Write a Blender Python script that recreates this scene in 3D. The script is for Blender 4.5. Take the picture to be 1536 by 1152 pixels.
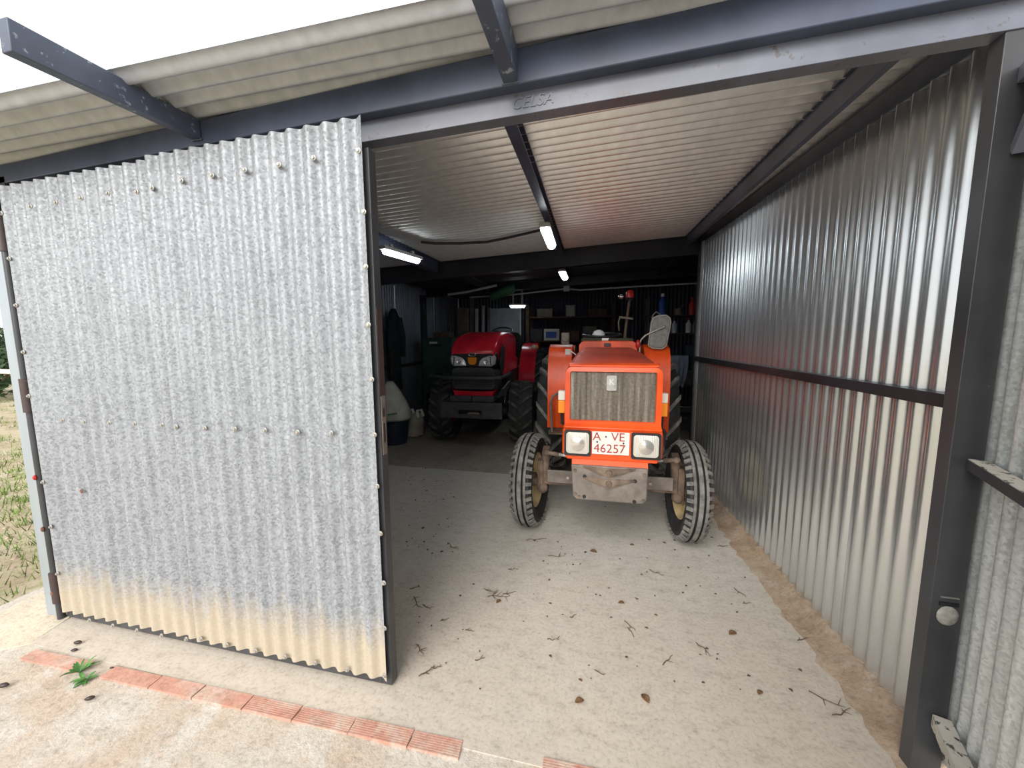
import bpy, bmesh, math, random
from mathutils import Vector, Matrix
random.seed(7)
scene = bpy.context.scene
col = scene.collection
for o in list(bpy.data.objects):
    bpy.data.objects.remove(o, do_unlink=True)

# ------------------------------------------------------------------ camera
CAM = Vector((0.0, 0.0, 1.5))
YAW, PITCH, ROLL = math.radians(-12.8), math.radians(-6.68), math.radians(-0.24)
FPX = 580.0
_f = Vector((math.sin(YAW)*math.cos(PITCH), math.cos(YAW)*math.cos(PITCH), math.sin(PITCH)))
_r = Vector((math.cos(YAW), -math.sin(YAW), 0))
_u = _r.cross(_f)
RT = _r*math.cos(ROLL) + _u*math.sin(ROLL)
UP = -_r*math.sin(ROLL) + _u*math.cos(ROLL)
FW = _f
cam_d = bpy.data.cameras.new('camera')
cam = bpy.data.objects.new('camera', cam_d)
col.objects.link(cam)
cam_d.sensor_fit = 'HORIZONTAL'
cam_d.sensor_width = 36.0
cam_d.lens = FPX/1536*36.0
cam_d.clip_start = 0.02
cam.matrix_world = Matrix(((RT.x, UP.x, -FW.x, CAM.x), (RT.y, UP.y, -FW.y, CAM.y), (RT.z, UP.z, -FW.z, CAM.z), (0, 0, 0, 1)))
scene.camera = cam

# ------------------------------------------------------------------ sky, sun, exposure
world = bpy.data.worlds.new('overcast_sky')
scene.world = world
world.use_nodes = True
wn = world.node_tree
bg = wn.nodes['Background']
bg.inputs['Color'].default_value = (0.96, 0.98, 1.0, 1)
bg.inputs['Strength'].default_value = 0.85
sun_d = bpy.data.lights.new('hazy_sun', 'SUN')
sun_d.energy = 2.4
sun_d.angle = math.radians(50)
sun_d.color = (1.0, 0.97, 0.93)
sun = bpy.data.objects.new('hazy_sun', sun_d)
col.objects.link(sun)
sun.rotation_euler = (math.radians(60), 0, math.radians(-12))
vs = scene.view_settings
vs.view_transform = 'Standard'
vs.look = 'None'
vs.exposure = 0.82
vs.gamma = 1.0
vs.use_curve_mapping = False

# ------------------------------------------------------------------ pixel -> point (1536x1152 frame)
def ray(px, py):
    return RT*((px-768)/FPX) - UP*((py-576)/FPX) + FW
def onz(px, py, z=0.0):
    d = ray(px, py); return CAM + d*((z-CAM.z)/d.z)
def ony(px, py, Y):
    d = ray(px, py); return CAM + d*(Y/d.y)
def onplane(px, py, p, n):
    d = ray(px, py); return CAM + d*((p-CAM).dot(n)/d.dot(n))

# ------------------------------------------------------------------ materials
def newmat(name):
    m = bpy.data.materials.new(name); m.use_nodes = True
    nt = m.node_tree; b = nt.nodes['Principled BSDF']
    return m, nt, b
def setp(b, color=None, rough=None, metal=None, spec=None):
    if color is not None: b.inputs['Base Color'].default_value = (*color, 1)
    if rough is not None: b.inputs['Roughness'].default_value = rough
    if metal is not None: b.inputs['Metallic'].default_value = metal
    if spec is not None: b.inputs['Specular IOR Level'].default_value = spec
def N(nt, t, **kw):
    n = nt.nodes.new(t)
    for k, v in kw.items():
        if k.startswith('i_'):
            n.inputs[k[2:].replace('_', ' ')].default_value = v
        else: setattr(n, k, v)
    return n
def mapping(nt, scale=(1, 1, 1), coord='Object'):
    tc = N(nt, 'ShaderNodeTexCoord'); mp = N(nt, 'ShaderNodeMapping')
    mp.inputs['Scale'].default_value = scale
    nt.links.new(tc.outputs[coord], mp.inputs['Vector'])
    return mp.outputs['Vector']
def noise(nt, vec, scale, detail=4, rough=0.55):
    n = N(nt, 'ShaderNodeTexNoise'); n.inputs['Scale'].default_value = scale
    n.inputs['Detail'].default_value = detail; n.inputs['Roughness'].default_value = rough
    nt.links.new(vec, n.inputs['Vector']); return n.outputs['Fac']
def ramp(nt, fac, stops):
    r = N(nt, 'ShaderNodeValToRGB'); e = r.color_ramp.elements
    while len(e) < len(stops): e.new(0.5)
    for i, (p, c) in enumerate(stops):
        e[i].position = p; e[i].color = (*c, 1) if len(c) == 3 else c
    nt.links.new(fac, r.inputs['Fac']); return r.outputs['Color']
def mix(nt, fac, a, b, blend='MIX'):
    m = N(nt, 'ShaderNodeMix', data_type='RGBA', blend_type=blend)
    for sock, val in ((m.inputs[0], fac), (m.inputs[6], a), (m.inputs[7], b)):
        if hasattr(val, 'links'): nt.links.new(val, sock)
        elif isinstance(val, (int, float)): sock.default_value = val
        else: sock.default_value = (*val, 1)
    return m.outputs[2]
def bump(nt, b, height, strength=0.3, dist=0.01):
    n = N(nt, 'ShaderNodeBump'); n.inputs['Strength'].default_value = strength
    n.inputs['Distance'].default_value = dist
    nt.links.new(height, n.inputs['Height']); nt.links.new(n.outputs['Normal'], b.inputs['Normal'])
def plain(name, color, rough=0.5, metal=0.0, spec=0.5, var=0.0, vscale=8.0):
    m, nt, b = newmat(name); setp(b, color, rough, metal, spec)
    if var:
        v = noise(nt, mapping(nt), vscale, 5)
        lo = tuple(c*(1-var) for c in color); hi = tuple(min(1, c*(1+var)) for c in color)
        nt.links.new(ramp(nt, v, [(0.3, lo), (0.7, hi)]), b.inputs['Base Color'])
    return m
MAT = {}
def galv(name, base, metal, rough, spangle=0.0, stain=False, streak=0.12):
    m, nt, b = newmat(name); setp(b, base, rough, metal)
    vec = mapping(nt)
    c = None
    lo = tuple(x*(1-streak) for x in base); hi = tuple(min(1, x*(1+streak)) for x in base)
    n1 = noise(nt, mapping(nt, (6, 6, 0.7)), 3.0, 5)
    c = ramp(nt, n1, [(0.3, lo), (0.7, hi)])
    if spangle:
        v = N(nt, 'ShaderNodeTexVoronoi'); v.inputs['Scale'].default_value = 120
        nt.links.new(vec, v.inputs['Vector'])
        sp = N(nt, 'ShaderNodeSeparateColor'); nt.links.new(v.outputs['Color'], sp.inputs['Color'])
        k = ramp(nt, sp.outputs['Red'], [(0.0, (1-spangle,)*3), (0.45, (1, 1, 1)), (1.0, (1.0+0.8*spangle,)*3)])
        c = mix(nt, 1.0, c, k, 'MULTIPLY')
        rr = ramp(nt, sp.outputs['Green'], [(0, (rough-0.12,)*3), (1, (rough+0.12,)*3)])
        nt.links.new(rr, b.inputs['Roughness'])
    if stain:
        tc = N(nt, 'ShaderNodeTexCoord'); sx = N(nt, 'ShaderNodeSeparateXYZ')
        nt.links.new(tc.outputs['Object'], sx.inputs['Vector'])
        nn = noise(nt, mapping(nt, (9, 9, 2)), 2.0, 4)
        ad = N(nt, 'ShaderNodeMath', operation='MULTIPLY_ADD')
        nt.links.new(nn, ad.inputs[0]); ad.inputs[1].default_value = -0.30
        nt.links.new(sx.outputs['Z'], ad.inputs[2])
        fac = ramp(nt, ad.outputs[0], [(0.0, (1, 1, 1)), (0.20, (0, 0, 0))])
        fm = N(nt, 'ShaderNodeMath', operation='MULTIPLY'); fm.inputs[1].default_value = 0.75
        nt.links.new(fac, fm.inputs[0])
        c = mix(nt, fm.outputs[0], c, (0.50, 0.41, 0.28))
        ml = N(nt, 'ShaderNodeMath', operation='MULTIPLY_ADD')
        nt.links.new(fm.outputs[0], ml.inputs[0]); ml.inputs[1].default_value = -metal; ml.inputs[2].default_value = metal
        nt.links.new(ml.outputs[0], b.inputs['Metallic'])
    nt.links.new(c, b.inputs['Base Color'])
    bump(nt, b, noise(nt, vec, 22, 3), 0.05, 0.01)
    return m
MAT['galv_old'] = galv('weathered_spangled_zinc', (0.29, 0.305, 0.325), 0.25, 0.52, 0.28, True, 0.14)
MAT['galv_new'] = galv('shiny_new_zinc', (0.68, 0.70, 0.71), 0.90, 0.27, 0.0, False, 0.08)
MAT['galv_roof'] = galv('light_lifted_roof_zinc', (0.82, 0.81, 0.80), 0.62, 0.36, 0.0, False, 0.08)  # paler base makes up for the weak light under the inner roof
MAT['galv_eaves'] = galv('bounce_dimmed_eaves_zinc', (0.46, 0.475, 0.50), 0.3, 0.45, 0.0, False, 0.12)  # roof zinc again, greyed to tone down light bounced off the apron
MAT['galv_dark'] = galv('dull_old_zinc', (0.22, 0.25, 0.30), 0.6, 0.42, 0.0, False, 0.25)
MAT['galv_leaf'] = galv('spangled_leaf_zinc', (0.58, 0.61, 0.60), 0.45, 0.40, 0.18, False, 0.15)
MAT['flashing'] = galv('pale_zinc_flashing', (0.36, 0.40, 0.43), 0.35, 0.45, 0.0, False, 0.05)

def paint(name, color, rough=0.35, chip=(0.3, 0.3, 0.32), amount=0.70, spec=0.5):
    m, nt, b = newmat(name); setp(b, color, rough, 0.0, spec)
    vec = mapping(nt)
    n1 = noise(nt, vec, 28, 6, 0.65)
    f = ramp(nt, n1, [(amount, (0, 0, 0)), (amount+0.05, (1, 1, 1))])
    n2 = noise(nt, vec, 3.5, 4)
    c0 = ramp(nt, n2, [(0.3, tuple(x*0.75 for x in color)), (0.7, tuple(x*1.35 for x in color))])
    nt.links.new(mix(nt, f, c0, chip), b.inputs['Base Color'])
    bump(nt, b, n1, 0.06, 0.005)
    return m
MAT['black'] = paint('black_steel_paint', (0.022, 0.023, 0.028), 0.38, (0.12, 0.11, 0.10), 0.72)
MAT['blue_steel'] = paint('blue_black_steel_paint', (0.062, 0.076, 0.118), 0.38, (0.25, 0.27, 0.32), 0.70)
MAT['blue_worn'] = paint('worn_blue_black_steel', (0.07, 0.085, 0.125), 0.45, (0.30, 0.33, 0.38), 0.60)
MAT['header'] = paint('reflection_lightened_header_paint', (0.135, 0.145, 0.18), 0.32, (0.115, 0.105, 0.11), 0.60)  # lighter base carries the bright ground's reflection on the header face
MAT['jamb'] = paint('charcoal_jamb_paint', (0.045, 0.046, 0.05), 0.35, (0.35, 0.34, 0.32), 0.735)
MAT['brown_steel'] = paint('brownish_primer_steel', (0.055, 0.035, 0.033), 0.5, (0.22, 0.18, 0.15), 0.66)
MAT['mortar_rail'] = paint('mortar_spattered_rail', (0.50, 0.47, 0.41), 0.85, (0.07, 0.07, 0.07), 0.55, 0.2)
MAT['plug'] = plain('grey_mortar', (0.30, 0.29, 0.265), 0.9, 0, 0.2, 0.35, 40)
MAT['rust'] = plain('rusty_iron', (0.20, 0.10, 0.065), 0.8, 0.1, 0.3, 0.4, 25)
MAT['screw'] = plain('dull_zinc_screw', (0.36, 0.34, 0.31), 0.45, 0.5, 0.5, 0.3, 40)

def concrete(name, stops, patch, scale=1.2, rough=0.85, bstr=0.5, sand=None):
    m, nt, b = newmat(name); setp(b, (0.5, 0.5, 0.5), rough, 0, 0.25)
    vec = mapping(nt)
    big = noise(nt, vec, scale, 6, 0.6)
    c = ramp(nt, big, stops)
    med = noise(nt, vec, 5.5, 6, 0.7)
    f2 = ramp(nt, med, [(0.50, (0, 0, 0)), (0.68, (1, 1, 1))])
    c = mix(nt, f2, c, patch)
    if sand:   # drifted sand, thick at the threshold and thinning inwards in an uneven edge
        tc = N(nt, 'ShaderNodeTexCoord'); sx = N(nt, 'ShaderNodeSeparateXYZ'); nt.links.new(tc.outputs['Object'], sx.inputs['Vector'])
        ad = N(nt, 'ShaderNodeMath', operation='MULTIPLY_ADD'); nt.links.new(noise(nt, vec, 1.7, 6, 0.6), ad.inputs[0]); ad.inputs[1].default_value = -2.2
        nt.links.new(sx.outputs['Y'], ad.inputs[2])
        mr = N(nt, 'ShaderNodeMapRange'); mr.inputs['From Min'].default_value = 0.25; mr.inputs['From Max'].default_value = 1.5; mr.inputs['To Min'].default_value = 0.9; mr.inputs['To Max'].default_value = 0.0
        nt.links.new(ad.outputs[0], mr.inputs['Value'])
        c = mix(nt, mr.outputs[0], c, sand)
    fine = noise(nt, vec, 60, 6, 0.7)
    k = ramp(nt, fine, [(0.28, (0.62, 0.6, 0.58)), (0.5, (1, 1, 1)), (0.8, (1.08, 1.08, 1.08))])
    c = mix(nt, 0.8, c, k, 'MULTIPLY')
    mo = noise(nt, mapping(nt, (1.0, 1.6, 1.0)), 11, 7, 0.75)
    c = mix(nt, 0.9, c, ramp(nt, mo, [(0.33, (0.78, 0.76, 0.74)), (0.47, (1, 1, 1)), (0.7, (1.1, 1.1, 1.1))]), 'MULTIPLY')
    nt.links.new(c, b.inputs['Base Color'])
    h = mix(nt, 0.6, fine, med)
    bump(nt, b, h, bstr, 0.012)
    return m
MAT['floor'] = concrete('smooth_shed_concrete', [(0.25, (0.46, 0.42, 0.365)), (0.5, (0.53, 0.495, 0.435)), (0.75, (0.50, 0.485, 0.445))], (0.56, 0.525, 0.46), 0.9, 0.8, 0.25, (0.53, 0.465, 0.385))
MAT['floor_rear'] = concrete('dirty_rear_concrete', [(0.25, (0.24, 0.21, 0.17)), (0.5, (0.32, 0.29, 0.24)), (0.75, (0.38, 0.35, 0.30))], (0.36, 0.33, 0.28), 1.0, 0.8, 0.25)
MAT['apron'] = concrete('rough_pale_apron_concrete', [(0.30, (0.50, 0.36, 0.27)), (0.47, (0.52, 0.44, 0.355)), (0.60, (0.55, 0.50, 0.43)), (0.75, (0.60, 0.57, 0.52))], (0.60, 0.565, 0.51), 2.2, 0.9, 1.0)
MAT['sill'] = concrete('sandy_threshold_screed', [(0.25, (0.52, 0.42, 0.31)), (0.5, (0.62, 0.54, 0.42)), (0.8, (0.66, 0.60, 0.49))], (0.60, 0.50, 0.38), 2.2, 0.9, 0.7)
MAT['curb'] = concrete('earthy_mortar_curb', [(0.25, (0.30, 0.21, 0.14)), (0.5, (0.40, 0.30, 0.21)), (0.8, (0.46, 0.38, 0.30))], (0.47, 0.39, 0.31), 4, 0.95, 1.0)
MAT['brick'] = concrete('salmon_clay_brick', [(0.25, (0.47, 0.22, 0.16)), (0.5, (0.52, 0.28, 0.21)), (0.8, (0.55, 0.34, 0.27))], (0.55, 0.44, 0.36), 7, 0.9, 0.5)
MAT['soil'] = concrete('dry_stony_soil', [(0.25, (0.30, 0.23, 0.15)), (0.5, (0.42, 0.35, 0.24)), (0.8, (0.52, 0.46, 0.35))], (0.24, 0.26, 0.10), 2.5, 0.95, 1.0)
MAT['grass'] = plain('meadow_grass', (0.16, 0.24, 0.05), 0.7, 0, 0.3, 0.5, 6)
MAT['weed'] = plain('fresh_weed_green', (0.07, 0.20, 0.04), 0.5, 0, 0.4, 0.4, 30)
MAT['twig'] = plain('dry_twig_brown', (0.13, 0.085, 0.055), 0.85, 0, 0.2, 0.4, 60)
MAT['leaf_brown'] = plain('dry_leaf_brown', (0.20, 0.11, 0.06), 0.8, 0, 0.2, 0.5, 40)
MAT['leaf_dark'] = plain('dark_leaf_crumb', (0.11, 0.085, 0.06), 0.85, 0, 0.2, 0.4, 40)
MAT['pod'] = plain('dark_brown_pod', (0.035, 0.022, 0.018), 0.45, 0, 0.5, 0.3, 50)

MAT['orange'] = paint('orange_tractor_paint', (0.80, 0.085, 0.012), 0.38, (0.45, 0.14, 0.07), 0.74)
MAT['orange_faded'] = paint('faded_dusty_orange_paint', (0.46, 0.06, 0.032), 0.42, (0.45, 0.20, 0.14), 0.62)
MAT['red'] = paint('red_tractor_paint', (0.74, 0.022, 0.045), 0.22, (0.25, 0.01, 0.02), 0.80)
def grille_mat():
    m, nt, b = newmat('dusty_vertical_grille'); setp(b, (0.2, 0.18, 0.14), 0.8, 0.1, 0.3)
    n1 = noise(nt, mapping(nt, (20, 1, 0.9)), 2.0, 5, 0.6)
    n2 = noise(nt, mapping(nt), 60, 4)
    c = ramp(nt, n1, [(0.3, (0.085, 0.075, 0.062)), (0.48, (0.16, 0.14, 0.11)), (0.60, (0.22, 0.20, 0.165)), (0.72, (0.48, 0.44, 0.37))])
    k = ramp(nt, n2, [(0.35, (0.78, 0.78, 0.78)), (0.65, (1.1, 1.1, 1.1))])
    nt.links.new(mix(nt, 1.0, c, k, 'MULTIPLY'), b.inputs['Base Color'])
    w = N(nt, 'ShaderNodeTexWave', wave_type='BANDS', bands_direction='X'); w.inputs['Scale'].default_value = 60
    nt.links.new(mapping(nt), w.inputs['Vector'])
    bump(nt, b, w.outputs['Fac'], 0.3, 0.004)
    return m
MAT['grille'] = grille_mat()
MAT['rubber'] = plain('black_tyre_rubber', (0.028, 0.028, 0.028), 0.75, 0, 0.35, 0.5, 15)
def dusty_rubber():
    m, nt, b = newmat('dusty_tyre_tread'); setp(b, (0.2, 0.19, 0.17), 0.9, 0, 0.2)
    n1 = noise(nt, mapping(nt), 14, 6, 0.7)
    nt.links.new(ramp(nt, n1, [(0.3, (0.075, 0.072, 0.066)), (0.6, (0.23, 0.22, 0.20)), (0.8, (0.36, 0.35, 0.32))]), b.inputs['Base Color'])
    bump(nt, b, n1, 0.3, 0.01)
    return m
MAT['tread'] = dusty_rubber()
MAT['lug'] = plain('dusty_lug_rubber', (0.075, 0.072, 0.066), 0.85, 0, 0.25, 0.5, 12)
MAT['rim_cream'] = plain('cream_wheel_rim', (0.56, 0.43, 0.23), 0.55, 0, 0.4, 0.25, 10)
MAT['rim_red'] = plain('red_wheel_rim', (0.42, 0.015, 0.02), 0.4, 0, 0.5, 0.15, 10)
MAT['iron_brown'] = plain('dusty_brown_cast_iron', (0.16, 0.115, 0.085), 0.8, 0.15, 0.3, 0.45, 14)
MAT['iron_grey'] = plain('grey_brown_cast_iron', (0.20, 0.17, 0.145), 0.65, 0.2, 0.4, 0.3, 12)
MAT['iron_dark'] = plain('oily_dark_iron', (0.035, 0.033, 0.032), 0.55, 0.2, 0.4, 0.4, 10)
MAT['chrome'] = plain('bright_steel_rod', (0.75, 0.75, 0.75), 0.2, 1.0)
MAT['mirror_back'] = plain('dusty_mirror_back', (0.22, 0.215, 0.20), 0.55, 0.1, 0.4, 0.3, 25)
MAT['grey_plastic'] = plain('grey_plastic', (0.38, 0.37, 0.34), 0.5, 0, 0.4, 0.2, 20)
MAT['black_plastic'] = plain('black_plastic', (0.014, 0.014, 0.016), 0.42, 0, 0.5)
MAT['dark_grey'] = plain('charcoal_bumper_paint', (0.055, 0.057, 0.065), 0.5, 0.1, 0.4, 0.25, 9)
MAT['olive'] = plain('olive_dash_pad', (0.05, 0.052, 0.035), 0.7, 0, 0.3, 0.2, 9)
MAT['white_dirty'] = plain('dirty_white', (0.68, 0.66, 0.60), 0.55, 0, 0.4, 0.12, 14)
MAT['white'] = plain('white_plastic', (0.8, 0.8, 0.8), 0.4)
MAT['plate_red'] = plain('dark_red_lettering', (0.36, 0.035, 0.03), 0.5)
MAT['amber'] = plain('amber_lens', (0.85, 0.27, 0.015), 0.25)
MAT['lens_white'] = plain('milky_indicator_lens', (0.70, 0.68, 0.60), 0.35)
MAT['lens_red'] = plain('red_lens', (0.45, 0.02, 0.015), 0.25)
def headlamp():
    m, nt, b = newmat('old_glass_headlamp'); setp(b, (0.66, 0.63, 0.56), 0.28, 0.25, 0.6)
    w = N(nt, 'ShaderNodeTexWave', wave_type='BANDS', bands_direction='X'); w.inputs['Scale'].default_value = 30
    nt.links.new(mapping(nt), w.inputs['Vector'])
    bump(nt, b, w.outputs['Fac'], 0.35, 0.004)
    return m
MAT['headlamp'] = headlamp()
MAT['lens_clear'] = plain('clear_faceted_headlamp', (0.85, 0.87, 0.88), 0.22, 0.35, 0.6, 0.35, 60)
MAT['reflector'] = plain('silver_reflector', (0.8, 0.8, 0.78), 0.15, 0.9)
MAT['cable'] = plain('black_cable', (0.02, 0.014, 0.016), 0.6)
MAT['pipe'] = plain('white_conduit_pvc', (0.55, 0.55, 0.56), 0.5)
MAT['lamp_body'] = plain('grey_batten_body', (0.5, 0.5, 0.5), 0.5)
def emit(name, color, s):
    m, nt, b = newmat(name); setp(b, (0.9, 0.9, 0.9), 0.4)
    b.inputs['Emission Color'].default_value = (*color, 1); b.inputs['Emission Strength'].default_value = s
    return m
MAT['lamp_on'] = emit('cool_white_led_diffuser', (0.86, 0.95, 1.0), 10.0)
MAT['green_metal'] = plain('dark_green_cabinet_paint', (0.035, 0.085, 0.06), 0.5, 0.1, 0.4, 0.2, 6)
MAT['green_cloth'] = plain('green_tarpaulin', (0.035, 0.13, 0.06), 0.6, 0, 0.3, 0.3, 8)
MAT['sack'] = plain('white_woven_sack', (0.55, 0.56, 0.50), 0.7, 0, 0.3, 0.15, 10)
MAT['sack_green'] = plain('green_sack_print', (0.08, 0.26, 0.13), 0.7)
MAT['bag_beige'] = plain('beige_plastic_bag', (0.42, 0.38, 0.31), 0.55, 0, 0.4, 0.25, 9)
MAT['navy'] = plain('navy_plastic', (0.018, 0.026, 0.05), 0.5, 0, 0.4, 0.2, 8)
MAT['blue'] = plain('blue_plastic', (0.03, 0.09, 0.36), 0.4, 0, 0.5, 0.15, 10)
MAT['board'] = plain('grey_brown_board', (0.18, 0.16, 0.13), 0.8, 0, 0.3, 0.3, 8)
MAT['wood'] = plain('old_dark_wood', (0.10, 0.065, 0.045), 0.8, 0, 0.3, 0.4, 8)
MAT['cloth_blue'] = plain('faded_blue_grey_cloth', (0.20, 0.23, 0.30), 0.85, 0, 0.2, 0.35, 10)
MAT['panel_pale'] = plain('pale_blue_grey_panel', (0.40, 0.45, 0.50), 0.45, 0.1, 0.5, 0.2, 5)
MAT['dark_cloth'] = plain('dark_work_cloth', (0.02, 0.026, 0.03), 0.9, 0, 0.2, 0.3, 8)
MAT['red_plastic'] = plain('red_plastic', (0.45, 0.035, 0.02), 0.4, 0, 0.5)
MAT['shelf'] = plain('dark_steel_shelf', (0.04, 0.04, 0.045), 0.55, 0.2, 0.4, 0.3, 7)
MAT['bush'] = plain('distant_bush_green', (0.05, 0.085, 0.04), 0.8, 0, 0.2, 0.5, 3)
MAT['galv_shade'] = galv('shade_darkened_wall_zinc', (0.055, 0.06, 0.08), 0.5, 0.42, 0.0, False, 0.25)  # wall zinc darkened so the unlit depth of the shed is in the colour
MAT['roof_dark'] = galv('shade_darkened_roof_sheet', (0.06, 0.065, 0.08), 0.3, 0.5, 0.0, False, 0.2)  # rear roof sheets with the shade of the deep shed put into the colour

# ------------------------------------------------------------------ mesh builder
def V3(p): return Vector(p)
class MB:
    def __init__(self): self.v = []; self.f = []
    def add(self, vs, fs):
        b = len(self.v); self.v += [tuple(x) for x in vs]; self.f += [tuple(i+b for i in f) for f in fs]
    def hexa(self, p):
        self.add(p, [(0, 3, 2, 1), (4, 5, 6, 7), (0, 1, 5, 4), (1, 2, 6, 5), (2, 3, 7, 6), (3, 0, 4, 7)])
    def box(self, x0, x1, y0, y1, z0, z1):
        self.hexa([(x0, y0, z0), (x1, y0, z0), (x1, y1, z0), (x0, y1, z0), (x0, y0, z1), (x1, y0, z1), (x1, y1, z1), (x0, y1, z1)])
    def bar(self, p0, p1, w, h, up=(0, 0, 1)):
        p0, p1 = V3(p0), V3(p1); d = (p1-p0).normalized(); s = d.cross(V3(up)).normalized(); u = s.cross(d)
        q = []
        for p in (p0, p1):
            q += [p-s*w/2-u*h/2, p+s*w/2-u*h/2, p+s*w/2+u*h/2, p-s*w/2+u*h/2]
        self.hexa(q)
    def ring_tube(self, rings, caps=True, closed=False):
        n = len(rings[0]); b = len(self.v)
        for r in rings: self.v += [tuple(p) for p in r]
        m = len(rings)
        for i in range(m if closed else m-1):
            for j in range(n):
                a0 = b+i*n+j; a1 = b+i*n+(j+1) % n; c0 = b+((i+1) % m)*n+j; c1 = b+((i+1) % m)*n+(j+1) % n
                self.f.append((a0, a1, c1, c0))
        if caps and not closed:
            self.f.append(tuple(b+j for j in reversed(range(n)))); self.f.append(tuple(b+(m-1)*n+j for j in range(n)))
    def cyl(self, p0, p1, r0, r1=None, n=16):
        r1 = r0 if r1 is None else r1
        self.tube([p0, p1], [r0, r1], n)
    def tube(self, pts, r, n=10, closed=False):
        pts = [V3(p) for p in pts]; m = len(pts)
        rs = r if isinstance(r, (list, tuple)) else [r]*m
        d0 = (pts[1]-pts[0]).normalized()
        a = V3((0, 0, 1)) if abs(d0.z) < 0.9 else V3((1, 0, 0))
        s = d0.cross(a).normalized(); rings = []
        for i, p in enumerate(pts):
            if closed: d = (pts[(i+1) % m]-pts[i-1])
            else: d = pts[min(i+1, m-1)]-pts[max(i-1, 0)]
            d.normalize()
            s = (s-d*s.dot(d)).normalized(); u = d.cross(s)
            rings.append([p+(s*math.cos(t)+u*math.sin(t))*rs[i] for t in [2*math.pi*k/n for k in range(n)]])
        self.ring_tube(rings, True, closed)
    def lathe(self, prof, c=(0, 0, 0), axis='x', n=40, closed=True):
        # prof: list of (along axis, radius)
        c = V3(c); rings = []
        for k in range(n):
            t = 2*math.pi*k/n; ct, st = math.cos(t), math.sin(t)
            ring = []
            for a, r in prof:
                if axis == 'x': q = (a, r*ct, r*st)
                elif axis == 'y': q = (r*st, a, r*ct)
                else: q = (r*ct, r*st, a)
                ring.append(c+V3(q))
            rings.append(ring)
        b = len(self.v); m = len(prof)
        for r in rings: self.v += [tuple(p) for p in r]
        for i in range(n):
            i2 = (i+1) % n
            for j in range(m if closed else m-1):
                j2 = (j+1) % m
                self.f.append((b+i*m+j, b+i*m+j2, b+i2*m+j2, b+i2*m+j))
    def prism(self, pts, dv):
        n = len(pts); dv = V3(dv); a = [V3(p) for p in pts]
        self.add(a+[p+dv for p in a], [tuple(reversed(range(n))), tuple(range(n, 2*n))]+[(i, (i+1) % n, n+(i+1) % n, n+i) for i in range(n)])
    def ball(self, c, r, nu=14, nv=9):
        c = V3(c); r = (r, r, r) if isinstance(r, (int, float)) else r
        vs = [c+V3((0, 0, -r[2]))]; fs = []
        for i in range(1, nv):
            ph = -math.pi/2+math.pi*i/nv
            for j in range(nu):
                t = 2*math.pi*j/nu
                vs.append(c+V3((r[0]*math.cos(ph)*math.cos(t), r[1]*math.cos(ph)*math.sin(t), r[2]*math.sin(ph))))
        vs.append(c+V3((0, 0, r[2])))
        for j in range(nu): fs.append((0, 1+(j+1) % nu, 1+j))
        for i in range(nv-2):
            for j in range(nu):
                a = 1+i*nu+j; b2 = 1+i*nu+(j+1) % nu
                fs.append((a, b2, b2+nu, a+nu))
        top = len(vs)-1; base = 1+(nv-2)*nu
        for j in range(nu): fs.append((base+j, base+(j+1) % nu, top))
        self.add(vs, fs)
    def mesh(self, name, recalc=True, sharp=38):
        me = bpy.data.meshes.new(name); me.from_pydata(self.v, [], self.f); me.update()
        if recalc:
            bm = bmesh.new(); bm.from_mesh(me); bmesh.ops.recalc_face_normals(bm, faces=bm.faces); bm.to_mesh(me); bm.free()
        me.polygons.foreach_set('use_smooth', [True]*len(me.polygons))
        me.set_sharp_from_angle(angle=math.radians(sharp))
        return me
    def build(self, name, mat, parent=None, bevel=0, sharp=38, recalc=True):
        me = self.mesh(name, recalc, sharp)
        me.materials.append(MAT[mat] if isinstance(mat, str) else mat)
        o = bpy.data.objects.new(name, me); col.objects.link(o)
        if parent: o.parent = parent
        if bevel:
            md = o.modifiers.new('bevel', 'BEVEL'); md.width = bevel; md.segments = 2; md.limit_method = 'ANGLE'
        return o
def empty(name, loc=(0, 0, 0), rz=0):
    o = bpy.data.objects.new(name, None); col.objects.link(o); o.location = loc; o.rotation_euler = (0, 0, rz)
    o.empty_display_size = 0.1
    return o
def tag(o, label=None, cat=None, group=None, kind=None):
    if label: o['label'] = label
    if cat: o['category'] = cat
    if group: o['group'] = group
    if kind: o['kind'] = kind
    return o
def copy_obj(src, parent=None, loc=None, rot=None, scale=None):
    c = src.copy(); col.objects.link(c)
    if parent: c.parent = parent
    if loc is not None: c.location = loc
    if rot is not None: c.rotation_euler = rot
    if scale is not None: c.scale = scale
    return c
def text_mesh(name, s, size, depth, mat, parent, origin, ux, uy, shear=0.0):
    cu = bpy.data.curves.new(name, 'FONT'); cu.body = s; cu.size = size; cu.extrude = depth/2; cu.shear = shear
    cu.align_x = 'CENTER'; cu.align_y = 'CENTER'; cu.resolution_u = 3
    t = bpy.data.objects.new(name+'_tmp', cu); col.objects.link(t)
    dg = bpy.context.evaluated_depsgraph_get(); dg.update()
    me = bpy.data.meshes.new_from_object(t.evaluated_get(dg))
    bpy.data.objects.remove(t, do_unlink=True); bpy.data.curves.remove(cu)
    ux = V3(ux).normalized(); uy = V3(uy).normalized(); uz = ux.cross(uy); o0 = V3(origin)
    me.transform(Matrix(((ux.x, uy.x, uz.x, o0.x), (ux.y, uy.y, uz.y, o0.y), (ux.z, uy.z, uz.z, o0.z), (0, 0, 0, 1))))
    me.materials.clear(); me.materials.append(MAT[mat])
    o = bpy.data.objects.new(name, me); col.objects.link(o); o.parent = parent
    return o
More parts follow.
